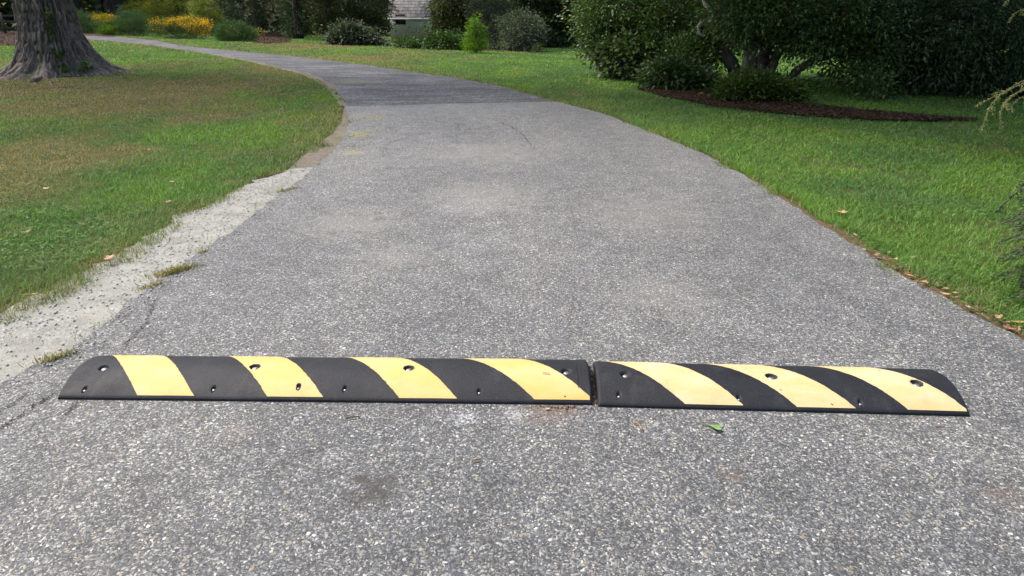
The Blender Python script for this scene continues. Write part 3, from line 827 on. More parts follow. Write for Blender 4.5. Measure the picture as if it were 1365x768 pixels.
def shrub(name, label, cat, base, blobs, n, ll, lw, mat, seed, group=None, flowers=None, part='foliage', stems=True, **kw):
    root = empty(name, tuple(base)); tag(root, label, cat, group)
    o, cc = leaves(part, blobs, n, ll, lw, LM[mat], root, seed, origin=base, zmin=1, **kw)
    if stems:
        mb = MB(); rg = np.random.default_rng(seed + 1)
        idx = rg.choice(len(cc), min(14, len(cc)), replace=False)
        for i in idx:
            t = cc[i]; b0 = np.array(base) + np.r_[rg.normal(0, .06, 2), -.02]; mid = (b0 + t) / 2 + rg.normal(0, .04, 3)
            s_ = max(.006, .012 * np.linalg.norm(t - b0))
            mb.tube(curve([b0, mid, t], 5), np.linspace(s_ * 1.3, s_ * .4, 11), 5)
        mb.build('stem', M['twig'], root, smooth=True, origin=None).location = (-base[0], -base[1], -base[2])
    if flowers:
        fb, fn, fl, fm = flowers
        f, _ = leaves('blossoms', fb, fn, fl, fl * .8, LM[fm], root, seed + 2, origin=base, clump=fl * 2.2, per=7, shell=.8, droop=0, up=.5)
        f['kind'] = 'stuff'
    return root

def tree(name, label, base, blobs, n, ll, lw, mat, seed, trunk_r, height, bark='bark_dark', group=None, limbs=10, lean=(0, 0), upper=None, cat='tree', **kw):
    base = np.asarray(base, float)
    root = empty(name, tuple(base)); tag(root, label, cat, group)
    rg = np.random.default_rng(seed + 100)
    mb = MB()
    m = 14; hs = np.linspace(0, 1, m)
    pts = np.stack([base[0] + lean[0] * hs + rg.normal(0, .02, m) * trunk_r * 3, base[1] + lean[1] * hs + rg.normal(0, .02, m) * trunk_r * 3, base[2] - .05 + height * hs], 1)
    rads = trunk_r * ((1 - .75 * hs) + .55 * np.exp(-hs * height / (trunk_r * 1.6)))
    mb.tube(pts, rads, 14, rough=.35, seed=seed)
    o, cc = leaves('crown', blobs, n, ll, lw, LM[mat], root, seed, origin=base, zmin=1, **kw)
    for i in rg.choice(len(cc), min(limbs, len(cc)), replace=False):
        t = cc[i]
        k = rg.uniform(.25, .8); s0 = pts[int(k * (m - 1))]
        if s0[2] > t[2] + .6: s0 = pts[max(1, int((t[2] + .4 - base[2]) / height * (m - 1)) if t[2] > base[2] else 1)]
        mid = (s0 + t) / 2 + rg.normal(0, .12, 3) + np.array([0, 0, .15])
        r0 = trunk_r * .28
        mb.tube(curve([s0, mid, t], 6), np.linspace(r0, r0 * .15, 13), 6)
    tr = mb.build('trunk', M[bark], root, smooth=True); tr.location = tuple(-base)
    if upper:
        ub, un, ul_, uw = upper
        o2, _ = leaves('upper_crown', ub, un, ul_, uw, LM[mat], root, seed + 7, origin=base, clump=.5, per=30)
    return root

def dome(base, r, z0, z1, k, seed):
    """lobes of an unseen upper crown above the frame"""
    rg = np.random.default_rng(seed); out = []
    for i in range(k):
        t = rg.uniform(0, 1); a = rg.uniform(0, 6.28); q_ = r * math.sqrt(rg.uniform(0, 1)) * (1 - .6 * t)
        out.append((np.array([base[0] + q_ * math.cos(a), base[1] + q_ * math.sin(a), z0 + (z1 - z0) * t]), np.array([r * .4, r * .4, (z1 - z0) * .2])))
    return out

# ---- the big trunk on the left lawn
def big_tree():
    base = G(80, 101.5); bx, by = base[0] - .34, base[1] + .55
    base = np.array([bx, by, 0.0])
    root = empty('shade_tree', tuple(base)); tag(root, 'massive old shade tree with furrowed bark and flared roots on the lawn', 'tree')
    nt, nz = 680, 400
    zz = np.r_[np.linspace(-.04, 2.2, 340), np.linspace(2.24, 8.5, 60)]
    th = np.linspace(0, 2 * math.pi, nt, endpoint=False)
    T, Z = np.meshgrid(th, zz, indexing='ij')
    flare = np.exp(-np.clip(Z, 0, None) / .40)
    roots = [(-.25, .26, .30), (-1.25, .16, .35), (-1.75, .22, .55), (-2.35, .2, .25), (3.25, .30, .42), (2.3, .3, .4), (1.2, .3, .5), (.5, .25, .4)]
    lob = np.zeros_like(T)
    for (a, wd, amp) in roots:
        dd = (T - a + math.pi) % (2 * math.pi) - math.pi
        lob += amp * np.exp(-(dd / wd) ** 2)
    Rr = .555 - .012 * np.clip(Z, 0, 9) + .45 * flare + lob * .95 * np.exp(-np.clip(Z, 0, None) / .22) + .10 * lob * np.exp(-np.clip(Z, 0, None) / .9)
    # furrowed bark
    cx, cy = np.cos(T) * 1.0, np.sin(T) * 1.0
    wob = fbm(np.stack([cx * 2, cy * 2, Z * 1.1], -1).reshape(-1, 3), 5).reshape(T.shape) - .5
    tw = T + wob * .28
    P3 = np.stack([np.cos(tw) * 8.5, np.sin(tw) * 8.5, Z * 2.2], -1).reshape(-1, 3)
    a = 1 - np.abs(2 * vnoise(P3, 8) - 1); b_ = 1 - np.abs(2 * vnoise(P3 * np.array([1.9, 1.9, 2.4]), 18) - 1)
    fur = (.55 * a ** 2 + .75 * b_ ** 2).reshape(T.shape)
    fine = fbm(np.stack([np.cos(T) * 22, np.sin(T) * 22, Z * 9], -1).reshape(-1, 3), 28).reshape(T.shape) - .5
    Rr = Rr - .085 * np.clip(fur - .38, 0, .8) * 1.5 + .022 * fine + .05 * (wob)
    V = np.stack([Rr * np.cos(T), Rr * np.sin(T), Z], -1).reshape(-1, 3)
    q = grid_faces(nt, nz, wrap=True)
    me = np_mesh('trunk', V, q.ravel(), np.full(len(q), 4), smooth=True)
    link('trunk', me, M['bark'], root)
    mb = MB(); rg = np.random.default_rng(4); tips = []
    for k in range(11):
        a0 = rg.uniform(0, 6.28); z0 = rg.uniform(5.2, 8.3); ln = rg.uniform(3.5, 6.0)
        p0 = np.array([.2 * math.cos(a0), .2 * math.sin(a0), z0]); p2 = p0 + np.array([math.cos(a0) * ln, math.sin(a0) * ln, rg.uniform(.6, 2.6)])
        mb.tube(curve([p0, (p0 + p2) / 2 + np.array([0, 0, .5]), p2], 8), np.linspace(.2, .05, 17), 8); tips.append(p2); tips.append((p0 + p2) / 2)
    mb.build('branches', M['bark'], root, smooth=True)
    bl = [(np.array(t) + rg.normal(0, .4, 3), np.array([1.7, 1.7, .9])) for t in tips] + [(np.array([0, 0, 10.5]), np.array([3, 3, 1.8]))]
    leaves('crown', bl, 5500, .26, .17, LM['broad2'], root, 9, clump=.5, per=20)
    # surface roots showing through the grass
    for pts, r in (([(66, 110), (72, 116), (86, 117.5), (97, 117), (107, 118.5)], .017), ([(44, 110), (52, 106), (60, 101)], .05), ([(150, 103), (162, 104.5), (170, 105)], .02), ([(0, 97), (4, 98), (8, 99)], .06)):
        mbx = MB(); L = curve([G(*p) + np.array([0, 0, r * .5]) for p in pts], 6) - base
        L += np.random.default_rng(len(pts)).normal(0, .008, L.shape)
        mbx.tube(L, np.full(len(L), r) * np.linspace(1.1, .7, len(L)), 8, rough=.4)
        o = mbx.build('surface_root', M['bark_grey' if r < .04 else 'bark'], root, smooth=True)
    # climbing ivy: clings to the bark, a plant of its own
    rg = np.random.default_rng(14)
    def on_bark(px, py):
        d = ray(px, py); o = np.array([0, 0, CAMH]) - base
        for t in np.linspace(10, 18, 1600):
            p = o + d * t; rr2 = math.hypot(p[0], p[1]); tt = math.atan2(p[1], p[0]) % (2 * math.pi)
            i = int(round(tt / (2 * math.pi) * nt)) % nt; j = int(np.argmin(np.abs(zz - p[2])))
            if rr2 < Rr[i, j]: return p
        return None
    path = [(62, 8), (63, 18), (66, 30), (68, 42), (70, 56), (74, 66), (77, 76), (82, 86), (88, 96)]
    pp = [on_bark(*p) for p in path]; pp = [p for p in pp if p is not None]
    iv = empty('ivy', tuple(base)); tag(iv, 'thin ivy vine climbing the bark of the massive trunk', 'ivy')
    mbx = MB(); nrm = [np.r_[p[:2] / np.linalg.norm(p[:2]), 0] for p in pp]
    L = curve([p + n_ * .02 for p, n_ in zip(pp, nrm)], 6); mbx.tube(L, np.full(len(L), .007), 5); mbx.build('stem', M['twig'], iv, smooth=True)
    bl = []
    for k in range(0, len(L), 2):
        out = np.r_[L[k][:2] / np.linalg.norm(L[k][:2]), 0] * .03
        bl.append((L[k] + out, np.array([.03, .03, .05])))
    for (px, py, s) in [(74, 70, .10), (80, 74, .09), (78, 66, .06), (86, 88, .08), (112, 92, .12), (124, 92, .08), (90, 98, .06)]:
        p = on_bark(px, py)
        if p is not None: bl.append((p + np.r_[p[:2] / np.linalg.norm(p[:2]), 0] * .03, np.array([s, .04, s]), 1.6))
    leaves('foliage', bl, 460, .055, .05, LM['ivy'], iv, 77, clump=.03, per=8)
    return base
TB = big_tree()

# ---- right-hand group: three trees with low hanging crowns
b1 = G(925, 112); b1 = b1 + np.array([.3, 1.6, 0]); b1[2] = HT(b1[0], b1[1])
tree('broadleaf_tree', 'dense dark broadleaf tree with low boughs hanging over the lawn edge', b1,
     [blob(800, 10, 26, 26, 14.6), blob(797, 50, 15, 26, 14.2), blob(835, 15, 50, 34, 14.2), blob(850, 45, 45, 30, 14.4), blob(878, 74, 32, 28, 13.6), blob(905, 92, 30, 26, 12.8), blob(905, 35, 55, 42, 13.6), blob(932, 62, 20, 34, 13.2), blob(945, 20, 30, 25, 14)],
     40000, .086, .042, 'broad', 201, .2, 7, 'bark_dark', limbs=6, clump=.15, per=40, loose=.75,
     upper=(dome(b1 + np.array([.3, -.6, 0]), 3.6, 3.6, 9, 30, 1), 3600, .34, .22))
ZO = -1.1
b2 = G(1022, 133); b2 = np.array([b2[0] + .3, b2[1] + 1.9, 0]); b2[2] = HT(b2[0], b2[1])
t2 = tree('spreading_tree', 'low spreading tree with gnarled grey trunks above the mulch bed', b2,
     [blob(985, 12, 50, 30, 12.4), blob(1045, 12, 70, 40, 11.4), blob(1062, 56, 28, 12, 11.9), blob(1088, 38, 46, 30, 11.4), blob(1120, 15, 70, 50, 11.2), blob(1126, 80, 22, 15, 11.6), blob(1150, 76, 45, 40, 11.2), blob(1168, 122, 13, 18, 10.6, .15, .8), blob(1163, 140, 7, 9, 10.3, .10, .8), blob(1005, 14, 50, 22, 11.3), blob(1032, 40, 24, 12, 11.5, None, .6), blob(985, 40, 26, 14, 11.9, None, .6), blob(960, 60, 14, 14, 12.6, None, .5), blob(1180, 25, 70, 50, 11.2),
      blob(1205, 85, 50, 38, 11.5), blob(975, 46, 18, 18, 13.0, None, .6), blob(1020, 25, 60, 30, 13.8), blob(1120, 30, 110, 36, 14.5), blob(1010, -10, 60, 20, 11.6)],
     46000, .084, .040, 'broad', 202, .12, 6.5, 'bark_grey', limbs=6, clump=.15, per=40, loose=.75,
     upper=(dome(b2 + np.array([-.2, -1.2, 0]), 4.0, 3.4, 9, 34, 2), 4200, .34, .22))
lb, _ = leaves('low_bough', [blob(1168, 118, 15, 16, 10.7, .2), blob(1163, 140, 9, 12, 10.4, .15), blob(1156, 100, 18, 14, 10.9, .25)], 1500, .07, .034, LM['broad'], t2, 251, clump=.07, per=20, origin=b2)
# its two extra stems, dead branch and low limb
off = lambda P: np.array(P) - b2
mb = MB(); L = curve([AT(986, 104, 13.2), AT(976, 86, 13.0), AT(966, 66, 12.9), AT(968, 40, 12.9), AT(960, 0, 12.9)], 8) - b2; mb.tube(L, np.linspace(.12, .08, len(L)), 12, rough=.6, seed=3); mb.build('side_stem', M['bark_grey'], t2, smooth=True)
mb = MB(); L = curve([AT(1016, 118, 12.6), AT(1013, 92, 12.4), AT(1021, 68, 12.3), AT(1012, 46, 12.3), AT(1018, -10, 12.3)], 8) - b2; mb.tube(L, np.linspace(.155, .09, len(L)), 18, rough=.7, seed=4)
L = curve([AT(1022, 104, 12.5), AT(1032, 80, 12.3), AT(1044, 62, 12.2), AT(1066, 36, 12.1)], 8) - b2; mb.tube(L, np.linspace(.11, .06, len(L)), 12, rough=.6, seed=5)
mb.build('main_stem', M['bark_grey'], t2, smooth=True)
mb = MB(); L = curve([AT(1052, 118, 13.1), AT(1058, 100, 12.8), AT(1072, 88, 12.6), AT(1100, 76, 12.5), AT(1130, 66, 12.4)], 8) - b2; mb.tube(L, np.linspace(.09, .04, len(L)), 10, rough=.6, seed=6); mb.build('low_limb', M['bark_grey'], t2, smooth=True)
mb = MB(); L = curve([AT(938, -12, 12.2), AT(940, 4, 12.1), AT(947, 13, 12.0), AT(955, 15.5, 12), AT(962, 12, 12.1)], 8) - b2; mb.tube(L, np.linspace(.055, .03, len(L)), 8, rough=.4)
L = curve([AT(953, 22, 12.1), AT(944, 30, 12), AT(934, 32, 11.9), AT(931, 38, 11.9), AT(933, 45, 11.9), AT(938, 48, 11.9)], 8) - b2; mb.tube(L, np.linspace(.04, .02, len(L)), 8, rough=.5)
L = curve([AT(962, 12, 12.1), AT(960, 18, 12.1), AT(953, 23, 12.1)], 5) - b2; mb.tube(L, np.linspace(.03, .03, len(L)), 8)
mb.build('dead_branch', M['bark_pale'], t2, smooth=True)
b3 = G(1310, 150); b3 = np.array([b3[0] + .6, b3[1] + 2.6, 0]); b3[2] = HT(b3[0], b3[1])
tree('evergreen_tree', 'very dark evergreen tree with boughs sweeping down beside the mulch', b3,
     [blob(1245, 50, 60, 60, 11.0), blob(1250, 105, 55, 32, 11.4), blob(1300, 30, 70, 60, 10.8), blob(1325, 96, 55, 40, 11.1), blob(1370, 40, 60, 70, 10.8), blob(1390, 112, 60, 34, 11.2), blob(1440, 70, 70, 80, 11.2), blob(1210, 112, 22, 18, 11.9), blob(1290, 122, 80, 18, 12.2), blob(1400, 130, 90, 18, 12.4), blob(1300, 60, 110, 60, 12.6), blob(1430, 60, 90, 80, 13)],
     48000, .085, .031, 'ever', 203, .22, 8, 'bark_dark', limbs=6, clump=.16, per=40, loose=.75, droop=.5,
     upper=(dome(b3 + np.array([-2.6, -1.8, 0]), 4.8, 3.4, 9.5, 40, 3), 7500, .34, .22))
# under-planting
p = G(845, 106); shrub('leafy_shrub', 'rounded shrub with large pale leaves under the drooping boughs', 'shrub', p, [blob(835, 80, 30, 26, depth(p) - .2), blob(860, 88, 30, 22, depth(p) - .1), blob(815, 70, 16, 16, depth(p))], 3400, .13, .085, 'hydr', 210, clump=.14, per=20)
p = G(905, 120); shrub('dark_shrub', 'dark glossy shrub reaching the ground beside the mulch bed', 'shrub', p, [blob(890, 100, 30, 20, depth(p)), blob(918, 106, 24, 13, depth(p)), blob(934, 114, 12, 6, depth(p))], 4200, .09, .045, 'broad2', 211, clump=.12, per=26)
p = G(1010, 137); shrub('azalea_shrub', 'azalea with yellowish tips at the foot of the grey trunks', 'shrub', p, [blob(985, 120, 22, 13, depth(p)), blob(1010, 116, 24, 15, depth(p) + .1), blob(1035, 121, 22, 12, depth(p) + .05), blob(998, 103, 8, 9, depth(p) + .1, None, .5), blob(1052, 125, 12, 9, depth(p) + .1)], 6200, .075, .034, 'azalea', 212, clump=.10, per=24, up=.6)

# ---- conifer boughs reaching in from the right
def spray_branch(pts, r0, root, name, mat, n_side, side_len, needle, nw, seed, density=260, droop=.25, barkm='twig'):
    rg = np.random.default_rng(seed); L = resample(curve(pts, 10), 40); mb = MB()
    mb.tube(L, np.linspace(r0, r0 * .25, 40), 6)
    tw = []
    for k in range(n_side):
        i = int(4 + 34 * (k + .5) / n_side); f = 1 - i / 46
        T = L[min(i + 1, 39)] - L[i - 1]; T /= np.linalg.norm(T)
        s = np.cross(T, [0, 0, 1.0]); s /= np.linalg.norm(s) + 1e-9
        d = T * rg.uniform(.5, .9) + s * (1 if k % 2 else -1) * rg.uniform(.5, 1) + np.array([0, 0, rg.uniform(-.35, .25)]); d /= np.linalg.norm(d)
        ln = side_len * (.35 + .65 * f) * rg.uniform(.7, 1.2)
        p2 = L[i] + d * ln + np.array([0, 0, -droop * ln])
        C = curve([L[i], (L[i] + p2) / 2 + np.array([0, 0, .06 * ln]), p2], 6); mb.tube(C, np.linspace(r0 * .35, r0 * .12, len(C)), 4); tw.append(C)
        for j in range(4):
            q0 = C[3 + 2 * j]; d2 = d + rg.normal(0, .55, 3); d2 /= np.linalg.norm(d2); q1 = q0 + d2 * ln * .4 * rg.uniform(.5, 1) + np.array([0, 0, -droop * ln * .25])
            C2 = np.linspace(q0, q1, 6); mb.tube(C2, np.linspace(r0 * .15, r0 * .07, 6), 3); tw.append(C2)
    tw.append(L[20:])
    wood = mb.build('branch', M[barkm], root, smooth=True)
    P, D = [], []
    for C in tw:
        ln = np.linalg.norm(np.diff(C, axis=0), axis=1).sum(); m = max(8, int(ln * density)); Q = resample(C, m + 1)
        T = np.diff(Q, axis=0); T /= np.linalg.norm(T, axis=1)[:, None] + 1e-9
        s = np.cross(T, [0, 0, 1.0]); s /= np.linalg.norm(s, axis=1)[:, None] + 1e-9
        sg = np.where(np.arange(m) % 2, 1, -1)[:, None]
        P.append(Q[:-1]); D.append(T * .7 + s * sg + rg.normal(0, .3, (m, 3)))
    P, D = np.vstack(P), np.vstack(D); D /= np.linalg.norm(D, axis=1)[:, None]; n = len(P)
    S = np.cross(D, rg.normal(0, .5, (n, 3)) + np.array([0, 0, 1])); S /= np.linalg.norm(S, axis=1)[:, None] + 1e-9
    ll = needle * rg.uniform(.6, 1.2, n)[:, None]
    V = np.stack([P, P + D * ll * .5 + S * nw, P + D * ll, P + D * ll * .5 - S * nw], 1).reshape(-1, 3)
    k = np.arange(n)[:, None] * 4; loops = np.concatenate([k, k + 1, k + 2, k, k + 2, k + 3], 1).ravel(); rep = lambda q_: np.repeat(q_, 4)
    me = np_mesh('needles', V, loops, np.full(2 * n, 3), {'rnd': rep(rg.uniform(0, 1, n)), 'tint': rep(np.clip(rg.normal(.5, .2, n), 0, 1))})
    link('needles', me, LM[mat], wood)

def conifer(name, label, base, height, r, branches, mat, seed, barkm='bark_dark'):
    root = empty(name, (0, 0, 0)); tag(root, label, 'tree')
    mb = MB(); hs = np.linspace(0, 1, 10)
    mb.tube(np.stack([np.full(10, base[0]), np.full(10, base[1]), base[2] - .03 + height * hs], 1), r * (1.1 - hs), 12, rough=.3)
    mb.build('trunk', M[barkm], root, smooth=True)
    for k, (pts, r0, ns, sl, nd, nw, den, dr) in enumerate(branches): spray_branch(pts, r0, root, name, mat, ns, sl, nd, nw, seed + k, den, dr, 'twig')
    return root
hb = G(1640, 400); hb[2] = HT(hb[0], hb[1])
Zh = 3.2
hbr = []
for k, (px, py, Z, h0) in enumerate([(1346, 262, 3.3, 1.1), (1342, 300, 3.2, .95), (1350, 340, 3.1, .8), (1340, 372, 3.15, .7), (1356, 398, 3.05, .6), (1369, 245, 3.35, 1.3), (1364, 320, 3.4, .9), (1374, 365, 3.3, .75), (1358, 285, 3.5, 1.0), (1354, 320, 3.0, .8), (1369, 345, 2.95, .7), (1376, 300, 3.1, .9), (1364, 388, 3.3, .6), (1380, 270, 3.1, 1.1)]):
    tip = AT(px, py, Z); s0 = np.array([hb[0], hb[1], h0 + .1]); hbr.append(([s0, s0 * .5 + tip * .5 + np.array([0, 0, .12]), tip], .008, 30, .24, .020, .0026, 520, .35))
conifer('hemlock_tree', 'dark green hemlock reaching feathery sprays over the near lawn edge', hb, 4.2, .09, hbr, 'hem', 300)
cb = G(1660, 205); cb[2] = HT(cb[0], cb[1])
cbr = []
for (px, py, Z, h0, mp) in [(1305, 178, 5.6, 1.5, (1345, 118)), (1300, 142, 5.7, 1.6, (1340, 122)), (1334, 176, 5.5, 1.5, (1352, 126)), (1338, 8, 5.8, 2.0, (1365, -10)), (1345, 30, 5.9, 1.8, (1370, 10)), (1352, 150, 5.6, 1.5, (1362, 130))]:
    tip = AT(px, py, Z); s0 = np.array([cb[0], cb[1], h0]); mid = AT(mp[0], mp[1], Z + .05)
    cbr.append(([s0, s0 * .4 + mid * .6 + np.array([0, 0, .05]), mid, tip], .010, 15, .17, .022, .0032, 240, .35))
conifer('cedar_tree', 'pale yellowing conifer bough drooping into the upper right corner', cb, 5, .11, cbr, 'ced', 330)

# ---- middle distance: shed, shrubs and trees
def shed():
    c = AT(560, 40, 44); yb = 48.0
    x0 = AT(521, 40, 45)[0]; x1 = x0 + 4.2; zg = float(HT((x0 + x1) / 2, yb)) - .05
    ze = AT(540, 22, 45)[2]; dpt = 3.4; cy = yb + dpt / 2; zr = ze + 1.9
    root = empty('garden_shed', ((x0 + x1) / 2, cy, zg)); tag(root, 'pale green garden shed with a grey shingled gable roof', 'shed')
    o = np.array([(x0 + x1) / 2, cy, zg]); hw, hd, he, hr = (x1 - x0) / 2, dpt / 2, ze - zg, zr - zg
    m = NT('shed_boards'); P = m.obj(); n = m.noise(m.scale(P, (14, 14, .6)), 2, 4); c = m.ramp(n, [(.3, (.46, .54, .48)), (.7, (.56, .63, .57))]); M['shed'] = m.bsdf(c, .8, m.bump(n, .3, .01), .2)
    m = NT('shed_shingles'); P = m.obj()
    br = m.n('ShaderNodeTexBrick'); mp = m.n('ShaderNodeMapping'); m.set(mp.inputs[0], P); mp.inputs['Rotation'].default_value = (R(48), 0, 0); m.set(br.inputs[0], mp.outputs[0]); br.inputs['Scale'].default_value = 9
    br.inputs['Color1'].default_value = (.20, .185, .185, 1); br.inputs['Color2'].default_value = (.33, .31, .31, 1); br.inputs['Mortar'].default_value = (.09, .085, .082, 1)
    n = m.noise(P, 3.5, 5); c = m.mix(1.0, br.outputs[0], m.ramp(n, [(.3, .65), (.7, 1.3)]), 'MULTIPLY'); M['shingle'] = m.bsdf(c, .9, m.bump(br.outputs[1], -.4, .02), .2)
    M['trim'] = mat_plain('pale_trim', (.55, .56, .54), .7, .1)
    mb = MB(); mb.add([(-hw, -hd, 0), (hw, -hd, 0), (hw, hd, 0), (-hw, hd, 0), (-hw, -hd, he), (hw, -hd, he), (hw, hd, he), (-hw, hd, he), (-hw, 0, hr - .06), (hw, 0, hr - .06)],
                    [(0, 1, 5, 4), (1, 2, 6, 9, 5), (2, 3, 7, 6), (3, 0, 4, 8, 7), (0, 3, 2, 1)]); mb.build('wall', M['shed'], root)
    mb = MB(); ov, og, t = .16, .14, .05
    sl = (hr - he) / hd
    for s in (-1, 1):
        e = (s * (hd + ov), he - ov * sl); V = []
        for x in (-hw - og, hw + og):
            V += [(x, e[0], e[1] + .02), (x, 0, hr + .02), (x, 0, hr + .02 + t), (x, e[0], e[1] + .02 + t)]
        mb.add(V, [(0, 1, 2, 3), (7, 6, 5, 4), (0, 4, 5, 1), (3, 2, 6, 7), (0, 3, 7, 4)])
    rf = mb.build('roof', M['shingle'], root)
    mb = MB(); mb.box((0, -hd - ov - .012, he - ov * sl + .03), (2 * hw + 2 * og, .02, .10)); mb.build('eave_board', M['trim'], root)
    wx = AT(535, 25, 45)[0] - o[0]; wz = AT(535, 26, 45)[2] - zg
    mb = MB()
    for dx in (-.31, .31): mb.box((wx + dx, -hd - .02, wz), (.06, .04, .62))
    for dz in (-.28, .28): mb.box((wx, -hd - .02, wz + dz), (.56, .036, .06))
    mb.box((wx, -hd - .018, wz), (.035, .03, .5))
    w = mb.build('window', mat_plain('dark_window_frame', (.05, .05, .048), .6), root)
    g = NT('window_glass'); gm = g.bsdf((.02, .022, .025), .08, None, .6)
    mb = MB(); mb.box((wx, -hd - .008, wz), (.56, .012, .5)); mb.build('pane', gm, w)
shed()

def mid_shrub(name, label, cat, px, py, blobs, n, ll, lw, mat, seed, **kw):
    p = G(px, py); Z = depth(p); return shrub(name, label, cat, p, [blob(*b_, Z + (.0 if len(b_) < 5 else 0)) for b_ in blobs], n, ll, lw, mat, seed, **kw)
mid_shrub('grey_shrub', 'wide grey green shrub at the near side of the shed', 'shrub', 490, 61, [(465, 50, 18, 11), (484, 52, 16, 10), (503, 59, 9, 4), (468, 40, 14, 9), (452, 54, 10, 7)], 8000, .16, .08, 'grey', 401, clump=.22)
mid_shrub('boxwood_bush', 'small clipped boxwood bush nearest the shed corner', 'bush', 537, 64, [(537, 58, 9, 6)], 1500, .08, .05, 'box', 402, group='low clipped bushes before the shed', clump=.1)
mid_shrub('boxwood_bush', 'smallest clipped bush second along from the shed corner', 'bush', 551, 65, [(551, 60, 8, 5)], 1300, .08, .05, 'box', 403, group='low clipped bushes before the shed', clump=.1)
mid_shrub('boxwood_bush', 'clipped bush third along from the shed corner', 'bush', 563, 65, [(563, 59.5, 8, 6)], 1300, .08, .05, 'box', 404, group='low clipped bushes before the shed', clump=.1)
mid_shrub('boxwood_bush', 'clipped bush fourth along, touching the wide mound', 'bush', 574, 66, [(574, 60, 9, 6)], 1300, .08, .05, 'box', 405, group='low clipped bushes before the shed', clump=.1)
mid_shrub('mounded_bush', 'widest mounded bush with yellow green leaves beside the young conifer', 'bush', 597, 67, [(585, 55, 13, 11), (604, 57, 16, 11), (614, 62, 10, 6)], 4200, .11, .06, 'box', 406, clump=.15)
mid_shrub('wispy_shrub', 'wispy grey shrub standing against the shed wall', 'shrub', 547, 60, [(552, 52, 9, 9), (562, 50, 8, 11)], 900, .12, .06, 'grey', 407, clump=.2)
# young bright conifer
p = G(634, 71.5); Z = depth(p)
tree('young_conifer', 'bright lime green young conifer on the open lawn', p, [blob(634, 62, 15, 5, Z, None, 1.3), blob(634, 55, 14, 6, Z), blob(634, 47, 11, 6, Z), blob(634, 39, 8.5, 6, Z), blob(634, 31, 6, 6, Z), blob(633, 23, 3, 5, Z, None, .8)], 4200, .09, .022, 'lime', 410, .022, 1.2, limbs=16, clump=.09, per=22, flat=.4, shell=.35, out=.9)
def mid_tree(name, label, px, py, blobs, n, ll, lw, mat, seed, tr=.15, hgt=6, dz=0, up=True, bark='bark_dark', group=None, ur=2.4, **kw):
    p = G(px, py) ; p = p + np.array([0, dz, 0]); p[2] = HT(p[0], p[1]); Z = depth(p)
    return tree(name, label, p, [blob(b_[0], b_[1], b_[2], b_[3], Z, *(b_[4:])) for b_ in blobs], n, ll, lw, mat, seed, tr, hgt, bark, group,
                upper=(dome(p, ur, 3.4, hgt + 1.5, 18, seed), 1500, .4, .25) if up else None, **kw)
mid_tree('olive_tree', 'grey green rounded tree just behind the lime young conifer', 660, 66, [(655, 25, 24, 28), (665, 48, 20, 16), (650, 5, 25, 15)], 6500, .12, .045, 'olive', 420, .07, 1.5, up=False, clump=.2)
mid_tree('olive_tree', 'low grey green tree with crown sweeping to the grass', 695, 69, [(690, 38, 22, 22), (706, 42, 17, 20), (692, 58, 18, 9)], 6500, .12, .045, 'olive', 421, .07, 1.2, up=False, clump=.18)
mid_shrub('small_shrub', 'tiny rust tinted shrub beside the grey green trees', 'shrub', 715, 71, [(715, 66, 4, 4.5)], 300, .09, .035, 'turn', 422, clump=.08, stems=False)
mid_tree('turning_tree', 'spreading tree with yellowing leaves overhanging the shed roof', 600, 64, [(592, 32, 16, 16), (606, 12, 32, 22), (635, 8, 30, 20), (620, 38, 32, 18), (594, 47, 18, 9)], 13000, .15, .07, 'turn', 423, .14, 6, dz=1.0, clump=.25)
mid_tree('screen_tree', 'tall dark tree with a thin trunk before the shed', 436, 53.5, [(455, 8, 32, 22), (490, 6, 28, 26), (480, 28, 28, 14), (425, 8, 14, 18), (508, 20, 10, 20), (436, 32, 16, 14)], 13000, .15, .07, 'turn', 424, .07, 6, dz=.2, clump=.25)
mid_tree('dark_conifer', 'dark conifer standing beyond the far bend of the road', 398, 52, [(398, 20, 14, 22), (396, 40, 16, 10), (390, 0, 20, 15)], 7000, .14, .04, 'ever', 425, .22, 7, clump=.22, droop=.5)
mid_tree('dark_conifer', 'broad dark conifer with brown mulch at its foot', 345, 48, [(330, 10, 34, 22), (365, 12, 26, 26), (318, 28, 18, 12), (372, 36, 14, 12)], 11000, .15, .045, 'ever', 426, .2, 8, clump=.25, droop=.5)
for k, (px, lab) in enumerate([(738, 'tall dark woodland tree beside the grey green trees'), (772, 'tall dark woodland tree beyond the open lawn'), (710, 'shadowy woodland tree rising behind the grey green trees'), (806, 'dark woodland tree half hidden behind the hanging boughs')]):
    mid_tree('woodland_tree', lab, px, 66.5, [(px - 8, 20, 22, 22), (px + 10, 30, 20, 24), (px, 52, 22, 10), (px, 0, 26, 14)], 9000, .2, .11, 'wood', 430 + k, .16, 9, dz=4 + (k % 2) * 2, clump=.3, group='woodland trees beyond the lawn', ur=3)

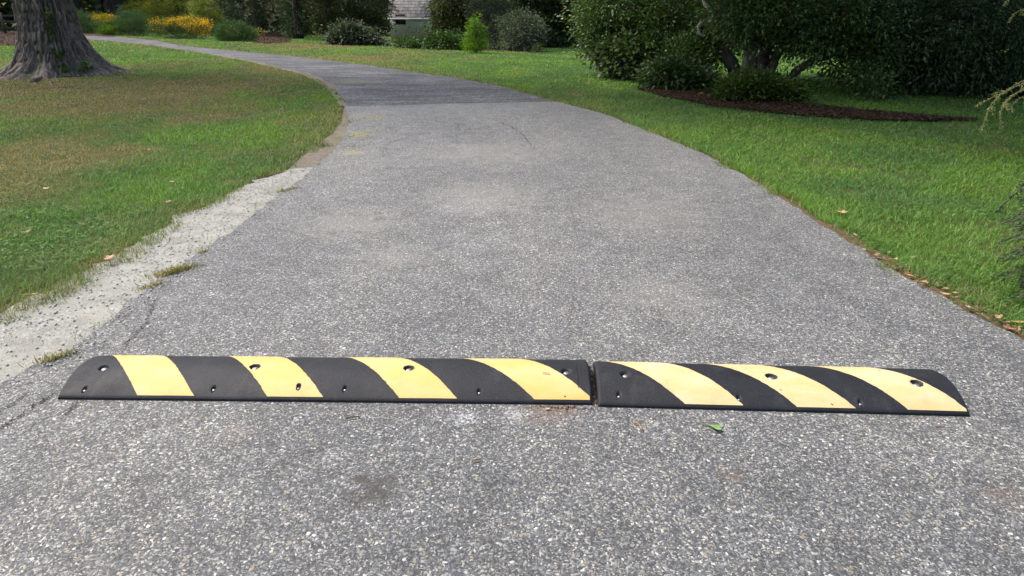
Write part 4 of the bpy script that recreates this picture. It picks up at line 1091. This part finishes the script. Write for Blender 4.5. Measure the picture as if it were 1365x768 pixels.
# flower border
def bed(name, label, cat, px, py, blobs, n, ll, lw, mat, seed, fl=None, dy=0, **kw):
    p = G(px, py); p[1] += dy; Z = depth(p)
    f = None
    if fl: f = ([blob(*b_, Z) for b_ in fl[0]], *fl[1:])
    return shrub(name, label, cat, p, [blob(*b_, Z) for b_ in blobs], n, ll, lw, mat, seed, flowers=f, **kw)
bed('fine_leaved_shrub', 'blue green feathery shrub closest to the massive trunk', 'shrub', 112, 45, [(108, 30, 14, 14), (120, 34, 12, 11)], 4500, .12, .022, 'fine', 501, clump=.14, per=26, up=.7)
bed('flowering_plant', 'golden flowering clump between the two feathery blue green shrubs', 'flowers', 135, 44.5, [(130, 32, 14, 12), (143, 30, 14, 9)], 3000, .10, .025, 'fern', 502, ([(130, 25, 12, 4), (142, 24, 12, 4)], 1300, .06, 'gold'), clump=.13, up=.9)
bed('herb_clump', 'bright light green herb clump at the path edge', 'plant', 148, 47.5, [(142, 41, 9, 6), (152, 42, 9, 5.5)], 1600, .15, .03, 'fern', 503, clump=.1, up=1.1)
bed('fine_leaved_shrub', 'rounded feathery shrub with few flowers in the middle of the border', 'shrub', 178, 48, [(176, 30, 20, 15), (190, 36, 12, 11), (164, 36, 10, 10)], 6500, .12, .02, 'fine', 504, ([(178, 40, 16, 6)], 40, .06, 'yel'), clump=.14, per=26, up=.7)
bed('flowering_plant', 'tall pale yellow flowering plants at the back of the border', 'flowers', 205, 45, [(185, 14, 18, 11), (205, 12, 24, 13), (230, 12, 18, 12), (215, 24, 22, 10)], 7500, .14, .03, 'yelgreen', 505, ([(190, 9, 16, 6), (212, 8, 20, 6), (230, 8, 12, 6)], 420, .09, 'yel'), dy=1.6, clump=.2, up=.9)
bed('flowering_plant', 'largest golden flowering mound facing the road', 'flowers', 240, 52, [(225, 38, 18, 13), (248, 38, 22, 14), (268, 42, 12, 10), (206, 40, 10, 9)], 6000, .11, .022, 'fine', 506, ([(212, 33, 12, 7), (232, 30, 16, 5), (252, 30, 18, 6), (270, 38, 10, 9), (262, 44, 12, 6), (245, 30, 24, 5), (272, 34, 10, 7)], 3200, .06, 'gold'), clump=.13, up=.9)
bed('tall_shrub', 'tall yellow green shrub behind the largest golden mound', 'shrub', 272, 49, [(272, 12, 15, 16), (276, 26, 17, 12), (262, 4, 8, 8)], 5000, .12, .045, 'yelgreen', 507, ([(272, 6, 12, 10)], 60, .07, 'yel'), dy=1.2, clump=.17, up=.6)
bed('fine_leaved_shrub', 'low rounded dark feathery shrub ending the border', 'shrub', 313, 55.5, [(310, 42, 20, 13), (325, 45, 15, 11), (298, 46, 10, 9)], 6500, .12, .02, 'fine', 508, ([(314, 46, 14, 6)], 40, .06, 'gold'), clump=.13, per=26, up=.7)
bed('flowering_plant', 'small golden tuft at the mulch end of the border', 'flowers', 343, 53, [(342, 47, 4.5, 5)], 500, .1, .025, 'fern', 509, ([(342, 44, 4, 4)], 70, .07, 'gold'), clump=.08, up=.8, stems=False)

# tall trunks behind the border
def trunk_tree(px, w, label, Zd, seed, tilt=0):
    c = AT(px, 20, Zd); base = np.array([c[0], c[1], float(HT(c[0], c[1]))])
    r = w * Zd / F / 2
    root = empty('woodland_tree', tuple(base)); tag(root, label, 'tree', 'tall trunks behind the flower border')
    mb = MB(); hs = np.linspace(0, 1, 24); h = 9
    mb.tube(np.stack([tilt * hs, 0 * hs, h * hs - .05], 1), r * (1 - .3 * hs + .6 * np.exp(-hs * h / .5)), 16, rough=.25, seed=seed)
    rg = np.random.default_rng(seed)
    for k in range(6):
        a = rg.uniform(0, 6.28); z0 = rg.uniform(4.5, 8.5); p0 = np.array([0, 0, z0]); p2 = p0 + np.array([math.cos(a) * 2.2, math.sin(a) * 2.2, rg.uniform(.3, 1.5)])
        mb.tube(curve([p0, (p0 + p2) / 2 + np.array([0, 0, .2]), p2], 5), np.linspace(r * .35, r * .1, 11), 6)
    mb.build('trunk', M['bark_dark'], root, smooth=True)
    leaves('crown', [(np.array([rg.normal(0, 1.3), rg.normal(0, 1.3), rg.uniform(6, 10)]), np.array([1.5, 1.5, .9])) for _ in range(7)], 450, .36, .22, LM['wood'], root, seed, clump=.45)
DZ = 11
for k, (px, w, lab, Zd, tl) in enumerate([(111, 12, 'leaning dark trunk directly beside the massive trunk', 42, -.9), (137, 10, 'slim dark trunk touching the pair of thick trunks', 43, -.5), (154, 22, 'thickest grey trunk rising behind the golden clump', 42.5, 0),
                                      (192, 9, 'narrow dark trunk above the rounded feathery shrub', 46, -.2), (214, 9, 'dark trunk above the tall pale yellow flowers', 48, 0), (234, 10, 'short dark trunk left of the tall yellow green shrub', 47, 0), (289, 17, 'stout grey trunk beside the tall yellow green shrub', 42, 0), (12, 10, 'dark trunk behind the rail fence', 46, 0)]):
    trunk_tree(px, w, lab, Zd + DZ, 600 + k, tl)
# bright understorey glimpsed between the trunks
for k, (px, py, rx, ry, Z, mt, lab) in enumerate([(122, 10, 18, 18, 56, 'yelgreen', 'yellow green thicket glimpsed right of the leaning trunk'), (180, 6, 16, 14, 58, 'turn', 'autumn tinted thicket behind the golden border'), (225, 8, 22, 12, 58, 'yelgreen', 'yellow green thicket behind the pale yellow flowers'), (410, 34, 14, 14, 60, 'box', 'lighter green thicket seen through the gap in the trees'), (8, 20, 16, 20, 50, 'box', 'green thicket behind the rail fence'), (425, 40, 16, 10, 56, 'box', 'green thicket behind the thin trunk by the shed')]):
    Z += 4; c = AT(px, py, Z); base = np.array([c[0], c[1], float(HT(c[0], c[1]))])
    shrub('thicket', lab, 'shrub', base, [(c, np.array([rx, rx * .6, ry]) * Z / F), (np.array([c[0], c[1], base[2] + .5]), np.array([rx * Z / F, .6, .7]))], 3200, .2, .1, mt, 640 + k, clump=.3)

# rail fence far left
def fence():
    p0, p1 = AT(-60, 30, 41), AT(34, 30, 43)
    p0[2] = p1[2] = 0
    root = empty('rail_fence', tuple(p0)); tag(root, 'weathered dark rail fence behind the massive trunk', 'fence')
    d = p1 - p0; ln = float(np.linalg.norm(d)); rz = math.atan2(d[1], d[0]); u = d / ln
    wood = mat_plain('dark_fence_wood', (.07, .055, .045), .9, .3, 12, .3)
    for k in range(4):
        q_ = u * ln * k / 3; mb = MB(); mb.box((q_[0], q_[1], .6), (.14, .14, 1.25), rz); mb.build('post', wood, root)
    for h in (.32, .68, 1.02):
        mb = MB(); mb.box((u[0] * ln / 2, u[1] * ln / 2, h), (ln * .98, .05, .13), rz); mb.build('rail', wood, root)
fence()

# distant wood that closes the view, one mass
rg = np.random.default_rng(70); bl = []
for k in range(150):
    a = R(-62 + 124 * k / 149) + rg.normal(0, .01); r = rg.uniform(62, 80); x, y = r * math.sin(a), r * math.cos(a); z = float(HT(x, y))
    if -.32 < a < -.285 : continue
    bl.append((np.array([x, y, z + rg.uniform(1, 3)]), np.array([3.0, 2.2, 3.0]))); bl.append((np.array([x, y + 2, z + rg.uniform(5, 9)]), np.array([3.4, 2.6, 3.4])))
o, _ = leaves('distant_woods', bl, 110000, .62, .40, LM['wood'], None, 71, clump=.6, per=30, zmin=1)
tag(o, 'dark mass of distant woodland closing the view behind the lawn', 'woods', kind='stuff')

M['chip'] = mat_leaf('mulch_chips', (.02, .012, .0075), (.10, .063, .042), .9, 0.02, .1)
def chips(poly, n, label, seed, ln):
    rg = np.random.default_rng(seed); lo, hi = poly[:, :2].min(0), poly[:, :2].max(0)
    P = rg.uniform(lo, hi, (n * 6, 2)); P = P[inside(poly, P[:, 0], P[:, 1])][:n]; n = len(P)
    P = P + rg.normal(0, .05, P.shape)
    a = rg.uniform(0, 6.28, n); L = ln * rg.uniform(.4, 1.3, n); w = L * rg.uniform(.12, .3, n); tl = rg.normal(0, .25, n) * L
    c, s_ = np.cos(a), np.sin(a); z = HT(P[:, 0], P[:, 1]) + .018 + rg.uniform(0, .02, n)
    q = []
    for (u, v) in ((-1, -1), (1, -1), (1, 1), (-1, 1)):
        q.append(np.stack([P[:, 0] + u * L / 2 * c - v * w * s_, P[:, 1] + u * L / 2 * s_ + v * w * c, z + u * tl / 2 + v * rg.normal(0, .1, n) * w], 1))
    V = np.stack(q, 1).reshape(-1, 3)
    me = np_mesh('mulch_chips', V, np.arange(4 * n), np.full(n, 4), {'rnd': np.repeat(rg.uniform(0, 1, n), 4), 'tint': np.repeat(rg.uniform(0, 1, n), 4)})
    tag(link('mulch_chips', me, M['chip']), label, 'mulch', kind='stuff')
chips(mulch_right, 42000, 'brown bark chips under the trees on the right lawn', 81, .036)
chips(mulch_left, 9000, 'brown bark chips behind the massive trunk', 82, .08)
chips(mulch_bed, 6000, 'brown bark chips at the foot of the broad dark conifer', 83, .08)

# ------------------------------------------------------------------ fallen leaves, twigs, weeds
def outline_leaf(kind, L):
    if kind == 'lobed': pts = [(0, 0), (.12, .16), (.42, .2), (.46, .36), (.7, .30), (.78, .46), (1, .30), (.88, .1), (1.05, -.02), (.9, -.22), (.72, -.2), (.66, -.42), (.42, -.38), (.34, -.18), (.12, -.13)]
    elif kind == 'fan': pts = [(0, 0), (.3, .1), (.6, .3), (.85, .5), (1.0, .35), (.96, .15), (.82, .04), (1.02, -.06), (1.0, -.3), (.82, -.45), (.55, -.26), (.3, -.08)]
    else: pts = [(0, 0), (.2, .14), (.5, .24), (.8, .14), (1, 0), (.8, -.15), (.5, -.22), (.2, -.13)]
    return np.array(pts) * L
def mk_leaf(name, label, cat, px, py, L, kind, col, rz, seed, group=None, curl=.3, lift=.016, stem=True):
    p = G(px, py); rg = np.random.default_rng(seed)
    O = outline_leaf(kind, L); c = O.mean(0); n = len(O)
    V = [(c[0], c[1], 0)]
    for t in (.55, 1.0):
        for q_ in O: V.append((*(c + (q_ - c) * t), 0))
    V = np.array(V); rr = np.linalg.norm(V[:, :2] - c, axis=1) / L
    V[:, 2] = curl * L * (rr ** 2) * (1 + .5 * np.sin(np.arctan2(V[:, 1], V[:, 0] - c[0]) * 2 + seed)) + rg.uniform(0, .03, len(V)) * L
    Fs = [(0, 1 + i, 1 + (i + 1) % n) for i in range(n)] + [(1 + i, 1 + n + i, 1 + n + (i + 1) % n, 1 + (i + 1) % n) for i in range(n)]
    key = 'leafcol_%.2f_%.2f_%.2f' % col
    if key not in M: M[key] = mat_plain('dead_leaf' if col[0] > col[1] else 'green_leaf', col, .7, .35, 60)
    mb = MB(); mb.add(V, Fs)
    root = empty(name, (p[0], p[1], p[2] + lift), rz); tag(root, label, cat, group)
    root.rotation_euler = (rg.normal(0, .12), rg.normal(0, .12), rz)
    mb.build('blade', M[key], root, smooth=True)
    if stem:
        mb = MB(); mb.tube(np.array([(-.45 * L, .05 * L, .02 * L), (-.2 * L, .02 * L, .01 * L), (0, 0, .005 * L), (.6 * L, 0, .03 * L)]), [L * .012, L * .014, L * .014, L * .006], 5); mb.build('stalk', M[key], root, smooth=True)
    return root
mk_leaf('green_leaf', 'green fan shaped leaf with tan patch lying before the shorter bump', 'leaf', 938, 571, .055, 'fan', (.17, .29, .085), -.5, 1, curl=.05)
mk_leaf('dead_leaf', 'tan curled leaf scrap lying before the gap between the bumps', 'leaf', 725, 551, .022, 'oval', (.42, .30, .17), .3, 2, curl=.25, stem=False)
edge = [(1112, 289, .075, 'palest and widest dead leaf, on the grass beside the road'), (1142, 322, .045, 'curled dead leaf just inside the right grass edge'), (1154, 337, .03, 'small pale leaf scrap below the curled leaf on the right edge'), (1188, 359, .04, 'flat tan leaf on the asphalt side of the right edge'), (1211, 351, .05, 'yellowish dead leaf lying deep in the right grass'), (1217, 374, .045, 'orange brown leaf against the right road edge'),
        (1228, 384, .035, 'small brown leaf tucked in the dirt of the right edge'), (1250, 395, .05, 'reddish brown leaf in the middle of the right dirt edge'), (1268, 402, .04, 'dull brown leaf between the reddish leaf and the pale chip'), (1298, 418, .04, 'pale pinkish leaf chip near the lower right edge'), (1325, 428, .05, 'brown leaf among the clover by the right edge'), (1346, 435, .06, 'large pale brown leaf close to the frame edge'), (1352, 447, .055, 'rust leaf lowest on the right dirt edge')]
cols = [(.42, .26, .15), (.36, .22, .13), (.40, .33, .22), (.30, .19, .10), (.36, .25, .08), (.34, .17, .07), (.2, .12, .07)]
for k, (px, py, L, lab) in enumerate(edge):
    mk_leaf('dead_leaf', lab, 'leaf', px, py, L, 'oval' if k % 3 else 'lobed', cols[k % 7], k * 1.7, 20 + k, 'dead leaves along the right road edge', .35, .03 if k in (0, 1, 4, 10) else .02)
for k, (px, py, L, lab) in enumerate([(227, 250, .06, 'round pale orange leaf on the left lawn'), (228, 279, .08, 'upright pinkish brown leaf beside the left gravel edge'), (45, 317, .08, 'rusty dead leaf on the left lawn by the frame edge'), (60, 260, .08, 'tan dead leaf on the left lawn below the brown patch'), (200, 207, .07, 'pale leaf on the left lawn right of the brown patch'), (155, 351, .075, 'red brown leaf lying where grass meets gravel'), (38, 405, .08, 'dark red leaf on the lowest stretch of left grass edge'), (92, 106, .16, 'dark crumpled leaf at the foot of the massive trunk'), (140, 61, .16, 'pale fallen leaf on the far grass beside the massive trunk'), (372, 150, .08, 'pale leaf scrap on the grass by the road bend')]):
    mk_leaf('dead_leaf', lab, 'leaf', px, py, L * .72, 'lobed' if k % 2 else 'oval', cols[(k * 3) % 7] if k != 7 else (.03, .025, .02), k * 2.1, 50 + k, 'dead leaves on the left lawn', .4, .045)
rg = np.random.default_rng(88); n = 700; k_ = rg.integers(0, 150, n)
P2 = er[k_] + ne[k_] * (rg.uniform(-.05, 1.1, n)[:, None] * np.maximum(wv[k_], .05)) + rg.normal(0, .012, (n, 2))
a = rg.uniform(0, 6.28, n); L_ = rg.uniform(.006, .022, n); w_ = L_ * rg.uniform(.25, .6, n); z_ = .016 + rg.uniform(0, .012, n)
q = [np.stack([P2[:, 0] + u * L_ * np.cos(a) - v * w_ * np.sin(a), P2[:, 1] + u * L_ * np.sin(a) + v * w_ * np.cos(a), z_ + rg.normal(0, .25, n) * w_ * (abs(u) + abs(v))], 1) for (u, v) in ((-1, 0), (0, -1), (1, 0), (0, 1))]
LM['litter'] = mat_leaf('leaf_litter', (.10, .055, .03), (.42, .29, .18), .8, .15, .2)
me = np_mesh('leaf_litter', np.stack(q, 1).reshape(-1, 3), np.arange(4 * n), np.full(n, 4), {'rnd': np.repeat(rg.uniform(0, 1, n), 4), 'tint': np.repeat(rg.uniform(0, 1, n), 4)})
tag(link('leaf_litter', me, LM['litter']), 'crumbled brown leaf litter in the dirt along the right road edge', 'litter', kind='stuff')
def clover():
    rg = np.random.default_rng(90); n = 60000
    r = np.exp(rg.uniform(math.log(2.4), math.log(14), n)); a = rg.uniform(-.85, .85, n); X, Y = r * np.sin(a), r * np.cos(a)
    ok = ~(inside(np.vstack([JL, seam[:, :2], JR[::-1]]), X, Y) | inside(np.vstack([FI, FO[::-1]]), X, Y) | inside(np.stack([gl[:, :2], gr[:, :2]], 0).reshape(-1, 2)[np.r_[0:120, 239:119:-1]], X, Y) | inside(mulch_right, X, Y))
    ok &= (Y < 11) & (fbm(np.c_[X * 1.6, Y * 1.6], 61) + .18 * fbm(np.c_[X * 9, Y * 9], 62) > .63)
    X, Y = X[ok], Y[ok]; n = len(X); z = HT(X, Y) + rg.uniform(.016, .036, n); s_ = rg.uniform(.006, .013, n); t0 = rg.uniform(0, 6.28, n)
    q = []
    for j in range(3):
        t = t0 + j * 2.1; c, sn = np.cos(t), np.sin(t); tz = rg.normal(0, .3, n) * s_
        q += [np.stack([X, Y, z], 1), np.stack([X + s_ * (.7 * c - .45 * sn), Y + s_ * (.7 * sn + .45 * c), z + tz], 1), np.stack([X + s_ * 1.25 * c, Y + s_ * 1.25 * sn, z + tz * .6], 1), np.stack([X + s_ * (.7 * c + .45 * sn), Y + s_ * (.7 * sn - .45 * c), z + tz], 1)]
    V = np.stack(q, 1).reshape(-1, 3)
    LM['clover'] = mat_leaf('clover_leaf', (.05, .12, .025), (.14, .27, .06), .55, .3, .3)
    me = np_mesh('clover', V, np.arange(12 * n), np.full(3 * n, 4), {'rnd': np.repeat(rg.uniform(0, 1, n), 12), 'tint': np.repeat(rg.uniform(0, 1, n), 12)})
    tag(link('clover', me, LM['clover']), 'clover and small broad leaved weeds growing in patches through the lawn', 'clover', kind='stuff')
clover()
def twig(label, a, b_, r, seed):
    A, B = G(*a), G(*b_); mb = MB(); o = (A + B) / 2; o[2] = .014
    L = curve([A, (A + B) / 2 + np.array([.006, .004, .003]), B], 6); L[:, 2] = .014 + r + np.abs(np.random.default_rng(seed).normal(0, .002, len(L)))
    mb.tube(L, np.linspace(r, r * .5, len(L)), 6, rough=.3); x = mb.build('twig', M['twig'] if seed % 2 else mat_plain('tan_twig', (.3, .18, .09), .8), None, smooth=True, origin=o); tag(x, label, 'twig', 'twigs on the road')
twig('dark twig on the asphalt before the longer bump', (461, 564), (483, 561), .003, 1); twig('short orange brown twig before the shorter bump', (844, 569), (855, 579), .0035, 2)
twig('thin dark twig by the far end of the shorter bump', (1244, 576), (1265, 579), .002, 3); twig('tiny tan twig in the middle of the foreground', (629, 621), (641, 619), .003, 4)

LM['weed'] = mat_leaf('yellowing_weed', (.17, .15, .05), (.40, .34, .12), .6, .2)
def weed(label, px, py, spread, n, h, seed, mat='weed', group='weeds in the pavement cracks', nm='weed_tuft'):
    p = G(px, py, .008); rg = np.random.default_rng(seed)
    ax = rg.normal(0, 1, (n, 2)) * np.array(spread)
    a = rg.uniform(0, 6.28, n); hh = h * rg.uniform(.5, 1.2, n); w = .0028
    X, Y = ax[:, 0], ax[:, 1]; dx, dy = np.cos(a) * hh * .9, np.sin(a) * hh * .9
    V = np.stack([np.stack([X - w * np.sin(a), Y + w * np.cos(a), 0 * X], 1), np.stack([X + w * np.sin(a), Y - w * np.cos(a), 0 * X], 1), np.stack([X + dx, Y + dy, hh], 1)], 1).reshape(-1, 3)
    th = math.atan2(spread[2], 1) if len(spread) > 2 else 0
    me = np_mesh('weed_tuft', V, np.arange(3 * n), np.full(n, 3), {'rnd': np.repeat(rg.uniform(0, 1, n), 3), 'tint': np.repeat(rg.uniform(0, 1, n), 3)})
    o = link(nm, me, LM[mat]); o.location = tuple(p); tag(o, label, 'weed' if nm == 'weed_tuft' else 'moss', group if nm == 'weed_tuft' else None, None if nm == 'weed_tuft' else 'stuff')
    o.rotation_euler = (0, 0, R(52))
weed('largest yellow weed tuft between gravel shoulder and asphalt', 236, 364, (.06, .016), 420, .03, 1)
weed('thin weed tuft below the largest tuft on the gravel edge', 203, 384, (.04, .012), 90, .022, 2)
weed('small weed tuft high on the gravel edge', 379, 256, (.06, .015), 90, .03, 3)
weed('weed tuft beside the end of the longer bump', 75, 481, (.035, .012), 110, .03, 4)
weed('single weed tuft beside the bare dirt', 270, 338, (.02, .01), 40, .025, 5)
weed('yellow moss patch on the asphalt by the bend', 480, 181, (.22, .07), 300, .018, 6, nm='moss')
weed('faint yellow moss patch near the pavement seam', 492, 158, (.3, .14), 240, .016, 7, nm='moss')
weed('yellow moss patch beside the bare dirt', 474, 196, (.12, .05), 120, .018, 8, nm='moss')
weed('green weed sprig on the bare dirt strip', 432, 196, (.04, .03), 80, .05, 9, 'ivy')
print('CAMH', CAMH, 'bumps', bumpL.L, bumpR.L, 'tree', TB)
